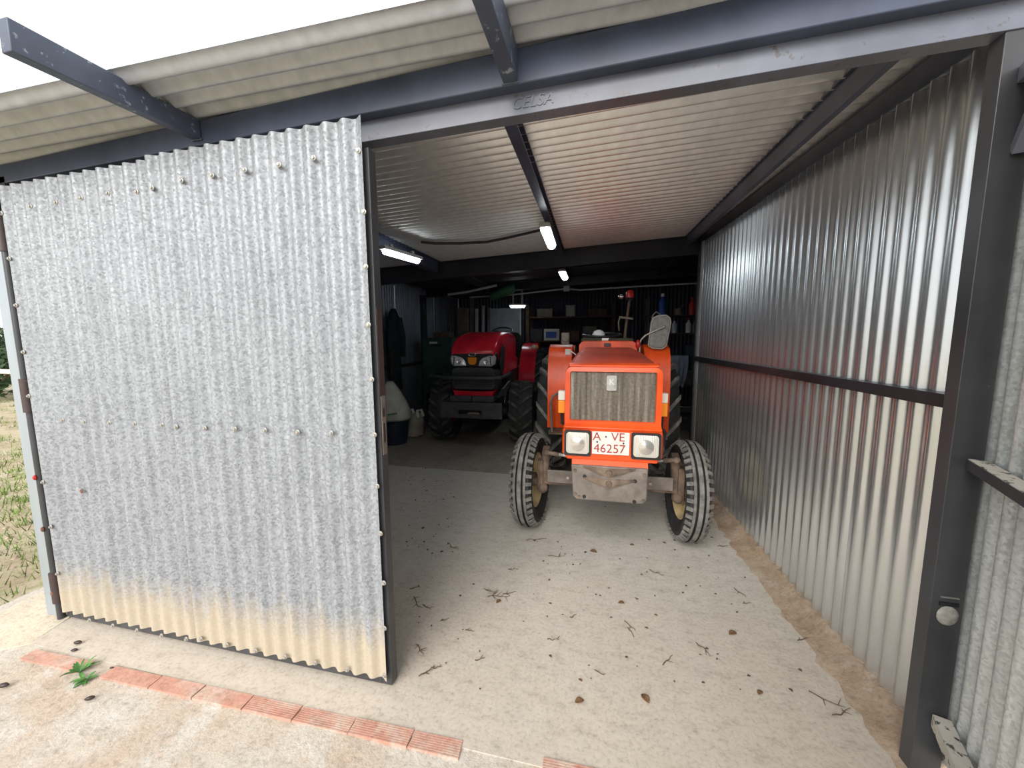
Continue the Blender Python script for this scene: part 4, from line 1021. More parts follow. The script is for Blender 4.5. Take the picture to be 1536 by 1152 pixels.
for s in (-1, 1):
    for o in (tyre_lugged(K, (0, 0, 0), R4, 0.36, w4, 18, 0.04), rim_disc(K, (0, 0, 0), 0.36, w4, 'rim_red', s*0.05, 'iron_dark')):
        o.location = (s*0.56, 1.75, R4); o.name = 'rear_'+o.name.split('.')[0]
    def kf(m, s=s):
        rings = []
        for a in range(172, 50, -12):
            r = math.radians(a); yy, zz = 1.75+0.72*math.cos(r), R4+0.76*math.sin(r)
            rings.append([V3((s*0.34, yy, zz)), V3((s*0.62, yy, zz)), V3((s*0.62, yy+0.004, zz-0.01)), V3((s*0.34, yy+0.004, zz-0.01))])
        m.ring_tube(rings)
        m.prism([(s*0.34, 1.75+0.72*math.cos(math.radians(a)), R4+0.76*math.sin(math.radians(a))) for a in range(172, 50, -12)]+[(s*0.34, 1.9, 0.95), (s*0.34, 1.1, 0.85)], (s*0.006, 0, 0))
    fe = kb('fender', 'red', kf, sharp=40)
    fl_ = kb('fender_lamp', 'lens_white', lambda m: m.ball((s*0.60, 1.13, 1.36), (0.045, 0.035, 0.04), 12, 8), K)
    kb('amber_lens', 'amber', lambda m: m.ball((s*0.64, 1.14, 1.36), (0.042, 0.032, 0.037), 12, 8), fl_)
kb('dash_cowl', 'black_plastic', lambda m: m.ring_tube([rrect(-0.28, 0.28, 0.95, 1.52, (0.02, 0.02, 0.14, 0.14), 0.985), rrect(-0.27, 0.27, 0.95, 1.60, (0.02, 0.02, 0.12, 0.12), 1.12)]), sharp=45)
def ksw(m):
    c = V3((0, 1.30, 1.62)); a1 = V3((1, 0, 0)); a2 = V3((0, 0.9, 0.43)).normalized()
    m.tube([c+(a1*math.cos(t)+a2*math.sin(t))*0.19 for t in [2*math.pi*k/24 for k in range(24)]], 0.014, 8, True)
    for t in (0.3, 2.8, 4.7): m.cyl(c, c+(a1*math.cos(t)+a2*math.sin(t))*0.19, 0.009, n=8)
    m.cyl(c, (0, 1.1, 1.35), 0.025, n=10)
kb('steering_wheel', 'black_plastic', ksw)
kb('seat', 'black_plastic', lambda m: [m.ring_tube([rrect(-0.24, 0.24, 1.0, 1.10, 0.04, 1.55), rrect(-0.25, 0.25, 1.0, 1.12, 0.04, 2.0)]), m.ring_tube([rrect(-0.22, 0.22, 1.08, 1.62, 0.08, 1.98), rrect(-0.22, 0.22, 1.08, 1.60, 0.08, 2.10)])])
# ================================================================== LAMPS
def batten(name, p0, p1, width, label, drop=0.05, group='led battens in the shed'):
    p0, p1 = V3(p0), V3(p1); L = (p1-p0).length; c = (p0+p1)/2
    r = empty(name, c); r.rotation_euler = (0, -math.asin((p1-p0).z/L)*0, math.atan2((p1-p0).y, (p1-p0).x))
    tag(r, label, 'lamp', group)
    h = width/2
    mb = MB(); mb.prism([(-L/2-0.02, -h, 0.0), (-L/2-0.02, h, 0.0), (-L/2-0.02, h*0.9, 0.03), (-L/2-0.02, -h*0.9, 0.03)], (L+0.04, 0, 0)); mb.build('housing', 'lamp_body', r, bevel=0.004)
    mb = MB(); rings = []
    for x, k in ((-L/2, 0.55), (-L/2+0.02, 1.0), (L/2-0.02, 1.0), (L/2, 0.55)):
        rings.append([V3((x, h*0.92*k*math.cos(a), -0.001-0.040*k*math.sin(a))) for a in [math.pi*j/10 for j in range(11)]])
    mb.ring_tube(rings); mb.build('diffuser', 'lamp_on', r, sharp=50)
    for s in (-1, 1):
        mb = MB(); mb.box(s*L*0.3-0.015, s*L*0.3+0.015, -0.012, 0.012, 0.03, 0.03+drop); mb.build('hanger_clip', 'lamp_body', r)
    return r
def zl(x, y): return zroof(x, y)
a = onz(575, 372, 2.27); b = onz(628, 388, 2.27)
batten('led_batten', (a.x, a.y, 2.26), (b.x, b.y, 2.26), 0.075, 'lit led batten on the beam behind the closed corrugated door leaf', 0.03)
batten('led_batten', (-0.425, 3.02, 2.335), (-0.445, 3.60, 2.335), 0.085, 'lit led batten under the middle rafter above the pale front floor', 0.04)
batten('led_batten', (-0.515, 5.30, 2.385), (-0.525, 5.85, 2.385), 0.10, 'lit led batten behind the cross beam above the orange tractor', 0.04)
batten('led_batten', (-1.70, 7.35, 2.13), (-1.42, 7.40, 2.13), 0.09, 'short lit led batten above the pale grey panel at the back', 0.37)
mb = MB(); pts = []
for px, py in ((632, 363), (652, 365), (690, 365), (730, 363), (760, 357), (790, 350), (812, 345)):
    pts.append(onplane(px, py, V3((0, 3, zroof(0, 3)-0.045)), V3((-0.048, -0.018, 1))))
mb.tube(pts, 0.012, 8)
tag(mb.build('power_cable', 'cable'), 'black power cable sagging under the roof between two led battens', 'cable')
p0 = [ony(px, py, 6.9) for px, py in ((705, 446), (770, 442), (850, 433), (870, 435), (950, 430), (1062, 424))]
cd = empty('conduit_pipe', p0[2]); tag(cd, 'thin white conduit pipe with a junction box running under the rear roof', 'pipe')
mb = MB(); mb.tube([p-p0[2] for p in p0], 0.014, 8); mb.build('pipe', 'pipe', cd)
mb = MB(); mb.box(-0.055, 0.055, -0.03, 0.03, -0.045, 0.045); mb.build('junction_box', 'pipe', cd, bevel=0.006)
mb = MB(); mb.tube([ony(672, 442, 6.4), ony(700, 438, 6.4), ony(745, 428, 6.4)], 0.02, 8)
tag(mb.build('plastic_strip', 'pipe'), 'pale plastic strip hung at a slant beside the green tarpaulin roll', 'strip')

# ================================================================== CLUTTER AT THE BACK
def thing_box(name, label, cat, x0, x1, y0, y1, z0, z1, mat, bevel=0.006, group=None):
    r = empty(name, ((x0+x1)/2, (y0+y1)/2, z0)); tag(r, label, cat, group)
    mb = MB(); w, d = (x1-x0)/2, (y1-y0)/2; mb.box(-w, w, -d, d, 0, z1-z0)
    mb.build('body', mat, r, bevel=bevel)
    return r
def part(parent, name, mat, fn, bevel=0, sharp=38):
    mb = MB(); fn(mb); return mb.build(name, mat, parent, bevel=bevel, sharp=sharp)
# green cabinet left of the red tractor
g = empty('metal_cabinet', (-2.76, 6.50, 0)); tag(g, 'dark green metal cabinet beside the red tractor', 'cabinet')
part(g, 'body', 'green_metal', lambda m: m.box(-0.28, 0.28, -0.22, 0.22, 0.55, 1.52), 0.006)
for z0, z1 in ((1.02, 1.48), (0.60, 0.98)):
    d = part(g, 'door', 'green_metal', lambda m: m.box(-0.26, 0.26, -0.235, -0.22, z0, z1), 0.004)
    part(d, 'handle', 'black_plastic', lambda m: m.box(-0.04, 0.10, -0.25, -0.235, z1-0.10, z1-0.07), 0.003)
part(g, 'name_tag', 'white_dirty', lambda m: m.box(-0.13, 0.02, -0.24, -0.235, 1.42, 1.455))
for x in (-0.25, 0.25):
    for y in (-0.19, 0.19):
        part(g, 'leg', 'green_metal', lambda m: m.box(x-0.03, x+0.03, y-0.03, y+0.03, 0, 0.55))
part(g, 'lower_shelf', 'green_metal', lambda m: m.box(-0.27, 0.27, -0.2, 0.2, 0.36, 0.38))
for k, (x, h_) in enumerate(((-0.16, 0.22), (-0.05, 0.17), (0.08, 0.195))):
    bt = empty('oil_bottle', (-2.76+x, 6.37, 0.383)); tag(bt, ('tall', 'short', 'middle-sized')[k]+' dark bottle with a pale cap on the shelf under the green cabinet', 'bottle', 'bottles under the green cabinet')
    mb = MB(); mb.lathe([(0, 0.001), (0, 0.035), (h_*0.45, 0.035), (h_*0.55, 0.014), (h_*0.6, 0.014), (h_*0.6, 0.001)], (0, 0, 0), 'z', 12, closed=False); mb.build('body', 'navy', bt)
    mb = MB(); mb.lathe([(h_*0.6, 0.001), (h_*0.6, 0.017), (h_*0.68, 0.017), (h_*0.68, 0.001)], (0, 0, 0), 'z', 12, closed=False); mb.build('cap', 'white_dirty', bt)
rb = thing_box('toolbox', 'dusty brown toolbox on top of the green cabinet', 'toolbox', -2.86, -2.58, 6.38, 6.62, 1.525, 1.62, 'wood')
part(rb, 'handle', 'iron_grey', lambda m: m.tube([(-0.07, 0, 0.095), (-0.06, 0, 0.13), (0.06, 0, 0.13), (0.07, 0, 0.095)], 0.008, 8))
# dark overall hanging on the left wall
p = ony(597, 520, 5.25)
ov = empty('work_coat', (-3.075, 5.42, 0), math.radians(3.2)); tag(ov, 'dark work coat hanging on the corrugated left wall', 'coat')
def coat(m):
    rings = []
    for z, a, b in ((1.96, 0.035, 0.03), (1.90, 0.09, 0.05), (1.80, 0.16, 0.06), (1.60, 0.175, 0.06), (1.30, 0.165, 0.055), (0.95, 0.175, 0.05), (0.72, 0.19, 0.045)):
        rings.append([V3((b*math.sin(t)*(1+0.15*math.sin(5*t)), a*math.cos(t), z)) for t in [2*math.pi*k/20 for k in range(20)]])
    m.ring_tube(rings)
part(ov, 'body', 'dark_cloth', coat, sharp=60)
for s in (-1, 1):
    part(ov, 'sleeve', 'dark_cloth', lambda m: m.tube([(0.02, s*0.13, 1.82), (0.03, s*0.20, 1.55), (0.03, s*0.215, 1.22)], [0.05, 0.055, 0.04], 10), sharp=60)
part(ov, 'hook', 'screw', lambda m: m.tube([(-0.06, 0, 1.98), (-0.01, 0, 1.985), (0.0, 0, 1.94)], 0.006, 6))
# sacks, tub near the left wall
sk = empty('feed_sack', (-2.87, 5.0, 0.34)); tag(sk, 'bulging white sack with green print on the dark tub', 'sack')
def sack(m):
    rings = []
    for z, a, b in ((0.0, 0.19, 0.16), (0.04, 0.225, 0.19), (0.14, 0.235, 0.20), (0.28, 0.20, 0.17), (0.40, 0.15, 0.12), (0.50, 0.09, 0.07), (0.56, 0.05, 0.03)):
        rings.append([V3((a*math.cos(t)*(1+0.05*math.sin(4*t+z*9))-0.12*z, b*math.sin(t)*(1+0.05*math.cos(3*t)), z)) for t in [2*math.pi*k/24 for k in range(24)]])
    m.ring_tube(rings)
part(sk, 'body', 'sack', sack, sharp=70)
part(sk, 'print', 'sack_green', lambda m: [m.box(0.0+0.03*k, 0.022+0.03*k, -0.208, -0.200, 0.10+0.006*k, 0.125+0.006*k) for k in range(5)])['kind'] = 'stuff'
tubo = empty('plastic_tub', (-2.89, 5.0, 0)); tag(tubo, 'dark navy plastic tub under the white sack', 'tub')
part(tubo, 'body', 'navy', lambda m: m.lathe([(0.0, 0.001), (0.0, 0.17), (0.325, 0.21), (0.338, 0.225), (0.338, 0.20), (0.02, 0.16), (0.02, 0.001)], (0, 0, 0), 'z', 28, closed=False))
part(tubo, 'lid', 'navy', lambda m: m.lathe([(0.322, 0.001), (0.322, 0.195), (0.337, 0.195), (0.337, 0.001)], (0, 0, 0), 'z', 28, closed=False))
bgp = empty('plastic_bag', (-2.80, 5.40, 0)); tag(bgp, 'crumpled beige plastic bag slumped beside the dark tub', 'bag')
def bagm(m):
    rnd = random.Random(4); rings = []
    for z, a, b, ox in ((0.0, 0.10, 0.10, 0.0), (0.03, 0.14, 0.13, 0.0), (0.14, 0.165, 0.14, 0.01), (0.26, 0.15, 0.12, 0.03), (0.33, 0.12, 0.09, 0.04), (0.38, 0.05, 0.04, 0.05)):
        rings.append([V3((ox+a*math.cos(t)*(1+rnd.uniform(-0.12, 0.12)), b*math.sin(t)*(1+rnd.uniform(-0.12, 0.12)), z)) for t in [2*math.pi*k/18 for k in range(18)]])
    m.ring_tube(rings)
part(bgp, 'body', 'bag_beige', bagm, sharp=25)
for x in (-0.05, 0.10):
    part(bgp, 'handle', 'white_dirty', lambda m: m.tube([(x, -0.05, 0.30), (x+0.01, -0.06, 0.42), (x+0.06, -0.03, 0.43), (x+0.07, 0.0, 0.33)], [0.03, 0.022, 0.022, 0.03], 8), sharp=60)
# boards and panel behind the red tractor
def leaning(name, label, cat, px0, px1, ytop, ybot, Y, mat, thick=0.03, lean=0.25, skew=0.0):
    a, b, c_, d_ = ony(px0, ytop, Y), ony(px1, ytop, Y), ony(px1+skew, ybot, Y-lean), ony(px0+skew, ybot, Y-lean)
    # run the board down to the floor
    k = a.z/(a.z-d_.z)
    c2 = b+(c_-b)*k; d2 = a+(d_-a)*k
    o0 = (c2+d2)/2; o0 = V3((o0.x, o0.y, 0))
    r = empty(name, o0); tag(r, label, cat)
    part(r, 'board', mat, lambda m: m.prism([a-o0, b-o0, c2-o0, d2-o0], (0, thick, 0)), 0.003)
    return r
leaning('wooden_board', 'wide grey-brown board leaning behind the red tractor', 'board', 686, 702, 462, 500, 7.4, 'board', 0.04, 0.02, 0)
leaning('wooden_board', 'narrow pale board standing behind the wide grey-brown board', 'board', 705, 710, 446, 500, 8.3, 'board', 0.03, 0.02, 0)
leaning('wooden_lath', 'thin dark wooden lath leaning above the green cabinet', 'lath', 671, 673, 452, 490, 7.0, 'wood', 0.03, 0.02, 0)
leaning('wooden_lath', 'thin brown wooden lath leaning beside the wide grey-brown board', 'lath', 678, 680, 462, 494, 7.0, 'wood', 0.03, 0.02, 0)
# pale panel with white edge on the back
a = ony(735, 463, 8.4); b = ony(782, 491, 8.4)
pn2 = empty('pale_panel', ((a.x+b.x)/2, 8.4, 0)); tag(pn2, 'pale grey-blue panel with a white right edge standing behind the red tractor', 'panel')
wv = (b.x-a.x)/2
part(pn2, 'sheet', 'panel_pale', lambda m: m.box(-wv, wv, -0.02, 0.02, 0.75, a.z), 0.004)
part(pn2, 'edge_strip', 'white', lambda m: m.box(wv-0.03, wv, -0.028, -0.02, 0.75, a.z))
for x in (-wv+0.05, wv-0.1):
    part(pn2, 'leg', 'shelf', lambda m: m.box(x, x+0.05, -0.02, 0.02, 0, 0.75))
for k, (px, py0, py1, mt) in enumerate(((712, 463, 490, 'white_dirty'), (722, 458, 478, 'panel_pale'), (731, 462, 482, 'white_dirty'))):
    a = ony(px, py0, 8.5); b = ony(px, py1, 8.5)
    r = empty('plastic_sheet_roll', (a.x, 8.5, 0)); tag(r, ('pale rolled plastic sheet standing left of the pale panel', 'bluish rolled plastic sheet between two pale rolls', 'pale rolled plastic sheet touching the pale panel')[k], 'roll', 'rolled sheets at the back')
    part(r, 'roll', mt, lambda m: m.cyl((0, 0, 0), (0.03, 0.05, a.z), 0.045, 0.04, 12))
# green tarpaulin roll under the roof
a = ony(736, 447, 6.6); b = ony(772, 431, 6.6); mid = (a+b)/2
gt = empty('tarpaulin_roll', mid); tag(gt, 'green tarpaulin roll tied up at a slant under the rear roof', 'tarpaulin')
part(gt, 'roll', 'green_cloth', lambda m: m.tube([a-mid, (a-mid)*0.4+V3((0, 0, 0.01)), (b-mid)*0.5, b-mid], [0.055, 0.075, 0.085, 0.06], 12), sharp=60)
part(gt, 'tie', 'cable', lambda m: m.tube([(0, 0, 0.07), (0, 0.02, zroof(mid.x, 6.6)-mid.z-0.02)], 0.006, 6))
# tall rack along the back with boxes
wb = empty('storage_rack', (-0.62, 8.3, 0)); tag(wb, 'tall dark wooden rack along the back wall between the tractors', 'rack')
for z in (0.5, 1.0, 1.46, 1.95): part(wb, 'board', 'wood', lambda m: m.box(-0.9, 0.9, -0.25, 0.25, z-0.03, z), 0.004)
for x in (-0.9, 0.84):
    for y in (-0.25, 0.20): part(wb, 'upright', 'wood', lambda m: m.box(x, x+0.06, y, y+0.05, 0, 2.2))
c1 = thing_box('storage_box', 'blue and white storage box on the rack behind the left orange fender', 'box', -1.15, -0.83, 8.09, 8.40, 1.462, 1.70, 'white_dirty')
part(c1, 'blue_label', 'blue', lambda m: m.box(-0.12, 0.10, -0.162, -0.155, 0.05, 0.18))
for k, (x0, x1, z, h_, mt, lb, nm) in enumerate(((-1.44, -1.19, 1.462, 0.24, 'shelf', 'grey machine case on the rack left of the blue and white box', 'machine_case'), (-0.76, -0.42, 1.462, 0.20, 'wood', 'brown carton on the rack next to the blue and white box', 'cardboard_carton'), (-0.35, -0.08, 1.462, 0.28, 'board', 'grey-brown carton on the rack behind the steering wheel', 'cardboard_carton'), (-1.30, -0.98, 1.952, 0.16, 'board', 'flat grey-brown carton on the top of the rack', 'cardboard_carton'), (-0.70, -0.52, 1.952, 0.22, 'grey_plastic', 'grey plastic canister on the top of the rack', 'canister'), (-0.25, 0.12, 1.952, 0.14, 'wood', 'low brown crate on the top of the rack', 'crate'), (-1.3, -0.9, 1.002, 0.3, 'navy', 'navy crate on the middle board of the rack', 'crate'))):
    b_ = thing_box(nm, lb, nm.split('_')[-1], x0, x1, 8.12, 8.45, z, z+h_, mt)
    w_ = (x1-x0)/2; part(b_, 'lid', mt, lambda m: m.box(-w_-0.006, w_+0.006, -0.17, 0.17, h_-0.03, h_+0.005), 0.003)
p = ony(892, 469, 8.85)
fb = empty('fuse_box', (p.x, 8.955, p.z)); tag(fb, 'small pale fuse box on the dark back wall', 'fuse box')
part(fb, 'cover', 'grey_plastic', lambda m: m.box(-0.09, 0.09, -0.06, 0.03, -0.10, 0.10), 0.008)
part(fb, 'flap', 'white_dirty', lambda m: m.box(-0.07, 0.07, -0.068, -0.06, -0.06, 0.05), 0.003)
# shelf unit at the right rear with tools
sx0, sx1, sy = 0.72, 1.62, 6.75
su = empty('shelf_unit', ((sx0+sx1)/2, sy, 0)); tag(su, 'dark steel shelf unit full of tools behind the right post', 'shelf')
hw = (sx1-sx0)/2
levels = (0.25, 0.75, 1.22, 1.58, 1.86)
for z in levels: part(su, 'shelf_board', 'shelf', lambda m: m.box(-hw, hw, -0.2, 0.2, z-0.02, z), 0.003)
for x in (-hw, hw-0.035):
    for y in (-0.2, 0.165): part(su, 'upright', 'shelf', lambda m: m.box(x, x+0.035, y, y+0.035, 0, 2.15))
def on_shelf(name, label, cat, x, z, build, group=None, y=6.66):
    r = empty(name, (x, y, z)); tag(r, label, cat, group); build(r); return r
def bottle(r, h_, rad, mat, cap):
    part(r, 'body', mat, lambda m: m.lathe([(0, 0.001), (0, rad), (h_*0.62, rad), (h_*0.78, rad*0.4), (h_*0.88, rad*0.4), (h_*0.88, 0.001)], (0, 0, 0), 'z', 16, closed=False))
    part(r, 'cap', cap, lambda m: m.lathe([(h_*0.86, 0.001), (h_*0.86, rad*0.48), (h_, rad*0.45), (h_, 0.001)], (0, 0, 0), 'z', 14, closed=False))
on_shelf('spray_canister', 'tall blue canister with a white cap on the top shelf', 'canister', 0.96, 1.862, lambda r: bottle(r, 0.34, 0.06, 'blue', 'white'))
on_shelf('red_bottle', 'red bottle on the top shelf beside the post', 'bottle', 1.40, 1.862, lambda r: bottle(r, 0.27, 0.05, 'red_plastic', 'red_plastic'))
on_shelf('oil_can', 'dull grey oil can on the top shelf beside the red bottle', 'can', 1.20, 1.862, lambda r: [part(r, 'body', 'iron_grey', lambda m: m.cyl((0, 0, 0), (0, 0, 0.10), 0.06, 0.055, 16)), part(r, 'spout', 'iron_grey', lambda m: m.tube([(0.02, 0, 0.10), (0.05, 0, 0.15), (0.09, 0, 0.17)], 0.008, 8))])
for k, (x, h_, mt, cp, lb) in enumerate(((1.06, 0.235, 'grey_plastic', 'white', 'grey plastic bottle with a white cap on the shelf behind the mirror'), (1.15, 0.22, 'panel_pale', 'black_plastic', 'pale blue bottle with a black cap on the shelf behind the mirror'), (1.36, 0.23, 'white_dirty', 'red_plastic', 'dirty white bottle with a red cap on the shelf behind the mirror'), (1.45, 0.20, 'iron_grey', 'black_plastic', 'short grey tin with a black cap on the shelf behind the mirror'))):
    on_shelf('bottle', lb, 'bottle', x, 1.582, lambda r: bottle(r, h_, 0.04, mt, cp), 'bottles on the tool shelf')
for k, (x, z, w, h_, mt, lb) in enumerate(((0.85, 1.582, 0.16, 0.16, 'wood', 'small brown box on the shelf next to the grey plastic bottle'), (0.92, 1.222, 0.24, 0.22, 'shelf', 'dark box on the shelf under the small brown box'), (1.42, 1.222, 0.20, 0.16, 'navy', 'navy box on the shelf beside the cloth'), (0.95, 0.752, 0.35, 0.28, 'wood', 'large brown crate low on the tool shelf'), (1.36, 0.752, 0.30, 0.24, 'dark_grey', 'charcoal crate low on the tool shelf'))):
    b_ = thing_box('storage_box', lb, 'box', x-w/2, x+w/2, 6.58, 6.80, z, z+h_, mt)
    part(b_, 'lid', mt, lambda m: m.box(-w/2-0.006, w/2+0.006, -0.116, 0.116, h_-0.02, h_+0.004), 0.003)
cl = empty('work_cloth', (1.17, 6.50, 1.21)); tag(cl, 'faded blue-grey cloth draped over the shelf edge', 'cloth')
def clothm(m):
    n = 16; rings = []
    for z, dy, sc in ((0.02, 0.10, 1.0), (0.022, 0.0, 1.0), (0.0, -0.045, 1.0), (-0.15, -0.06, 0.97), (-0.30, -0.065, 0.85), (-0.46, -0.06, 0.6)):
        f = [V3((-0.17*sc+0.34*sc*i/n, dy+0.018*math.sin(i*1.9)*(1 if z < 0 else 0), z-0.02*math.sin(i*1.3)*(1 if z < -0.2 else 0))) for i in range(n+1)]
        rings.append(f+[p+V3((0, 0.008, 0)) for p in reversed(f)])
    m.ring_tube(rings)
part(cl, 'drape', 'cloth_blue', clothm, sharp=70)
on_shelf('hose_coil', 'white hose hooked over the top shelf beside the blue canister', 'hose', 0.82, 1.862, lambda r: part(r, 'loop', 'white_dirty', lambda m: m.tube([(0.10, -0.1, 0.012), (0.03, -0.12, 0.05), (-0.02, -0.14, 0.0), (-0.03, -0.15, -0.08), (-0.02, -0.15, -0.16)], 0.011, 8)), y=6.66)

# ================================================================== YARD AT THE LEFT
def bush(name, label, c, r, n, seed, group):
    rnd = random.Random(seed); e = empty(name, (c[0], c[1], -0.07)); tag(e, label, 'bush', group)
    mb = MB()
    for k in range(n):
        th = rnd.uniform(0, 6.283); ph = math.acos(rnd.uniform(-0.2, 1)); q = rnd.uniform(0.7, 1.0)
        p = V3((r[0]*q*math.sin(ph)*math.cos(th), r[1]*q*math.sin(ph)*math.sin(th), max(0.05, r[2]*(0.25+0.75*q*math.cos(ph)))))
        s = rnd.uniform(0.06, 0.14); d1 = V3((rnd.uniform(-1, 1), rnd.uniform(-1, 1), rnd.uniform(-0.5, 1))).normalized(); d2 = d1.cross(V3((rnd.uniform(-1, 1), rnd.uniform(-1, 1), rnd.uniform(-1, 1)))).normalized()
        mb.add([p-d1*s, p+d2*s*0.45, p+d1*s, p-d2*s*0.45], [(0, 1, 2, 3)])
    o = mb.build('foliage', 'bush', e, recalc=False); o['kind'] = 'stuff'
    mb = MB()
    for k in range(5):
        th = rnd.uniform(0, 6.283); mb.tube([(0, 0, 0), (0.2*r[0]*math.cos(th), 0.2*r[1]*math.sin(th), r[2]*0.4), (0.5*r[0]*math.cos(th), 0.5*r[1]*math.sin(th), r[2]*0.7)], [0.05, 0.035, 0.015], 6)
    o = mb.build('branches', 'twig', e); o['kind'] = 'stuff'
for k, (x, y, rx, rz_) in enumerate(((-17.0, 7.5, 2.2, 1.5), (-23.0, 9.6, 2.6, 1.9), (-13.0, 11.5, 2.4, 1.6), (-30.5, 13.5, 3.0, 2.3))):
    bush('hedge_bush', 'dark green bush across the field beyond the white pipe fence', (x, y), (rx, 1.6, rz_), 2600, 20+k, 'bushes across the field')
fb_ = empty('white_bar', (-9.2, 4.1, -0.07)); tag(fb_, 'white pipe fence with two posts in the field', 'fence')
mb = MB(); mb.cyl((-2.5, 0.5, 1.06), (2.6, 0.0, 1.06), 0.04, n=12); mb.build('rail', 'white', fb_)
for x, y in ((-2.3, 0.48), (2.4, 0.02)):
    mb = MB(); mb.cyl((x, y, 0), (x, y, 1.08), 0.04, n=12); mb.build('post', 'white', fb_)
# grass tufts in the field: uncountable blades
mb = MB(); rnd = random.Random(31)
for k in range(5200):
    while True:
        x = -3.3-abs(rnd.gauss(0, 1))*5.5; y = rnd.uniform(0.6, 9.0)
        if (y <= 1.6 and x < -3.08+(1.43-y)*0.68-0.12) or (y > 1.6 and x < -3.12-0.056*(y-1.5)-0.1): break
    if rnd.random() < 0.25 or (-12 < x < -6.3 and abs(y-4.1-0.1*(-6.6-x)) < 0.25): continue
    for j in range(rnd.randint(6, 12)):
        bx, by = x+rnd.gauss(0, 0.05), y+rnd.gauss(0, 0.05)
        h_ = rnd.uniform(0.03, 0.10); th = rnd.uniform(0, 6.28); lx, ly = rnd.gauss(0, 0.03), rnd.gauss(0, 0.03)
        wx, wy = 0.005*math.cos(th), 0.005*math.sin(th)
        mb.add([(bx-wx, by-wy, -0.08), (bx+wx, by+wy, -0.08), (bx+lx, by+ly, -0.08+h_)], [(0, 1, 2)])
o = mb.build('field_grass', 'grass', recalc=False); tag(o, 'patchy green grass growing on the dry soil of the field', 'grass', kind='stuff')
# stones
for k in range(12):
    rnd = random.Random(900+k)
    p = onz(rnd.uniform(0, 14)+(45 if k % 3 == 0 else 10)*rnd.random(), rnd.uniform(640, 900), -0.07); x, y = p.x, p.y
    if y < 1.5 or x > -3.25: x, y = -3.6-0.15*k, 1.9+0.1*k
    mb = MB(); s = rnd.uniform(0.012, 0.04); mb.ball((0, 0, 0), (s, s*rnd.uniform(0.6, 1), s*0.5), 8, 6)
    mb.v = [(a*(1+rnd.uniform(-0.15, 0.15)), b*(1+rnd.uniform(-0.15, 0.15)), c) for a, b, c in mb.v]
    o = mb.build('field_stone', 'curb', sharp=30); o.location = (x, y, -0.072)
    tag(o, 'earthy brown stone lying in the grass beside the shed', 'stone', 'stones in the field')

# ================================================================== SMALL THINGS ON THE GROUND
# weed on the brick strip
wp_ = onz(120, 1008)
wd = empty('weed', (wp_.x, wp_.y, 0.0)); tag(wd, 'small green weed growing between the bricks of the threshold strip', 'plant')
rnd = random.Random(77)
def leafblade(m, L, w, az, tilt, c=(0, 0, 0)):
    d = V3((math.cos(az)*math.cos(tilt), math.sin(az)*math.cos(tilt), math.sin(tilt))); s = V3((-math.sin(az), math.cos(az), 0)); c = V3(c)
    f = []; b2 = []
    for t, ww, dr in ((0, 0.25, 0), (0.3, 0.9, 0.0), (0.6, 1.0, -0.05), (0.85, 0.5, -0.14), (1.0, 0.05, -0.24)):
        p = c+d*L*t+V3((0, 0, dr*L)); f.append((p-s*w*ww/2, p+V3((0, 0, -w*0.12)), p+s*w*ww/2))
    vs = [q for r in f for q in r]; fs = []
    for i in range(4):
        for j in range(2): fs.append((i*3+j, i*3+j+1, i*3+j+4, i*3+j+3))
    m.add(vs, fs)
for k in range(26):
    second = k >= 16
    mb = MB(); leafblade(mb, rnd.uniform(0.05, 0.085)*(0.75 if second else 1), rnd.uniform(0.010, 0.018), rnd.uniform(0, 6.28), rnd.uniform(0.15, 0.8), (0.075, -0.02, 0.0) if second else (0, 0, 0))
    mb.build('leaf', 'weed', wd, recalc=False, sharp=70)
# dark pods
for k, (px, py, s, a) in enumerate(((117, 966, 1.0, 0.3), (112, 977, 0.8, 0.4), (6, 1031, 1.15, 0.3), (135, 1050, 0.95, 0.6), (168, 1003, 0.5, 0.3))):
    p = onz(px, py); mb = MB(); rings = []
    for t in [i/10 for i in range(11)]:
        r_ = 0.0095*s*math.sin(math.pi*(0.04+0.92*t))**0.7
        rings.append([V3(((t-0.5)*0.036*s, r_*math.cos(q), 0.0085*s+r_*0.9*math.sin(q))) for q in [2*math.pi*j/10 for j in range(10)]])
    mb.ring_tube(rings); o = mb.build('seed_pod', 'pod', sharp=60); o.location = (p.x, p.y, 0.001); o.rotation_euler = (0, 0, a)
    tag(o, 'dark brown oval seed pod lying on the threshold beside the brick strip', 'seed pod', 'seed pods on the threshold')
# twigs
def twig(px, py, L, ang, nb, seed, label, group, mat='twig'):
    rnd = random.Random(seed); p = onz(px, py); e = empty('dry_twig', (p.x, p.y, 0.0), ang); tag(e, label, 'twig', group)
    mb = MB(); pts = [V3((L*(i/5-0.5), rnd.gauss(0, L*0.05), 0.003+abs(rnd.gauss(0, 0.003)))) for i in range(6)]
    pts[2].z = 0.0022; mb.tube(pts, [0.0022, 0.0022, 0.002, 0.0018, 0.0014, 0.0008], 5)
    mb.build('stem', mat, e)
    for b in range(nb):
        i = rnd.randint(1, 4); d = V3((rnd.uniform(0.2, 0.7), rnd.choice((-1, 1))*rnd.uniform(0.4, 1), rnd.uniform(0, 0.15)))*L*rnd.uniform(0.25, 0.45)
        mb = MB(); mb.tube([pts[i], pts[i]+d*0.5+V3((0, 0, 0.002)), pts[i]+d], [0.0016, 0.0013, 0.0006], 5); mb.build('branchlet', mat, e)
    return e
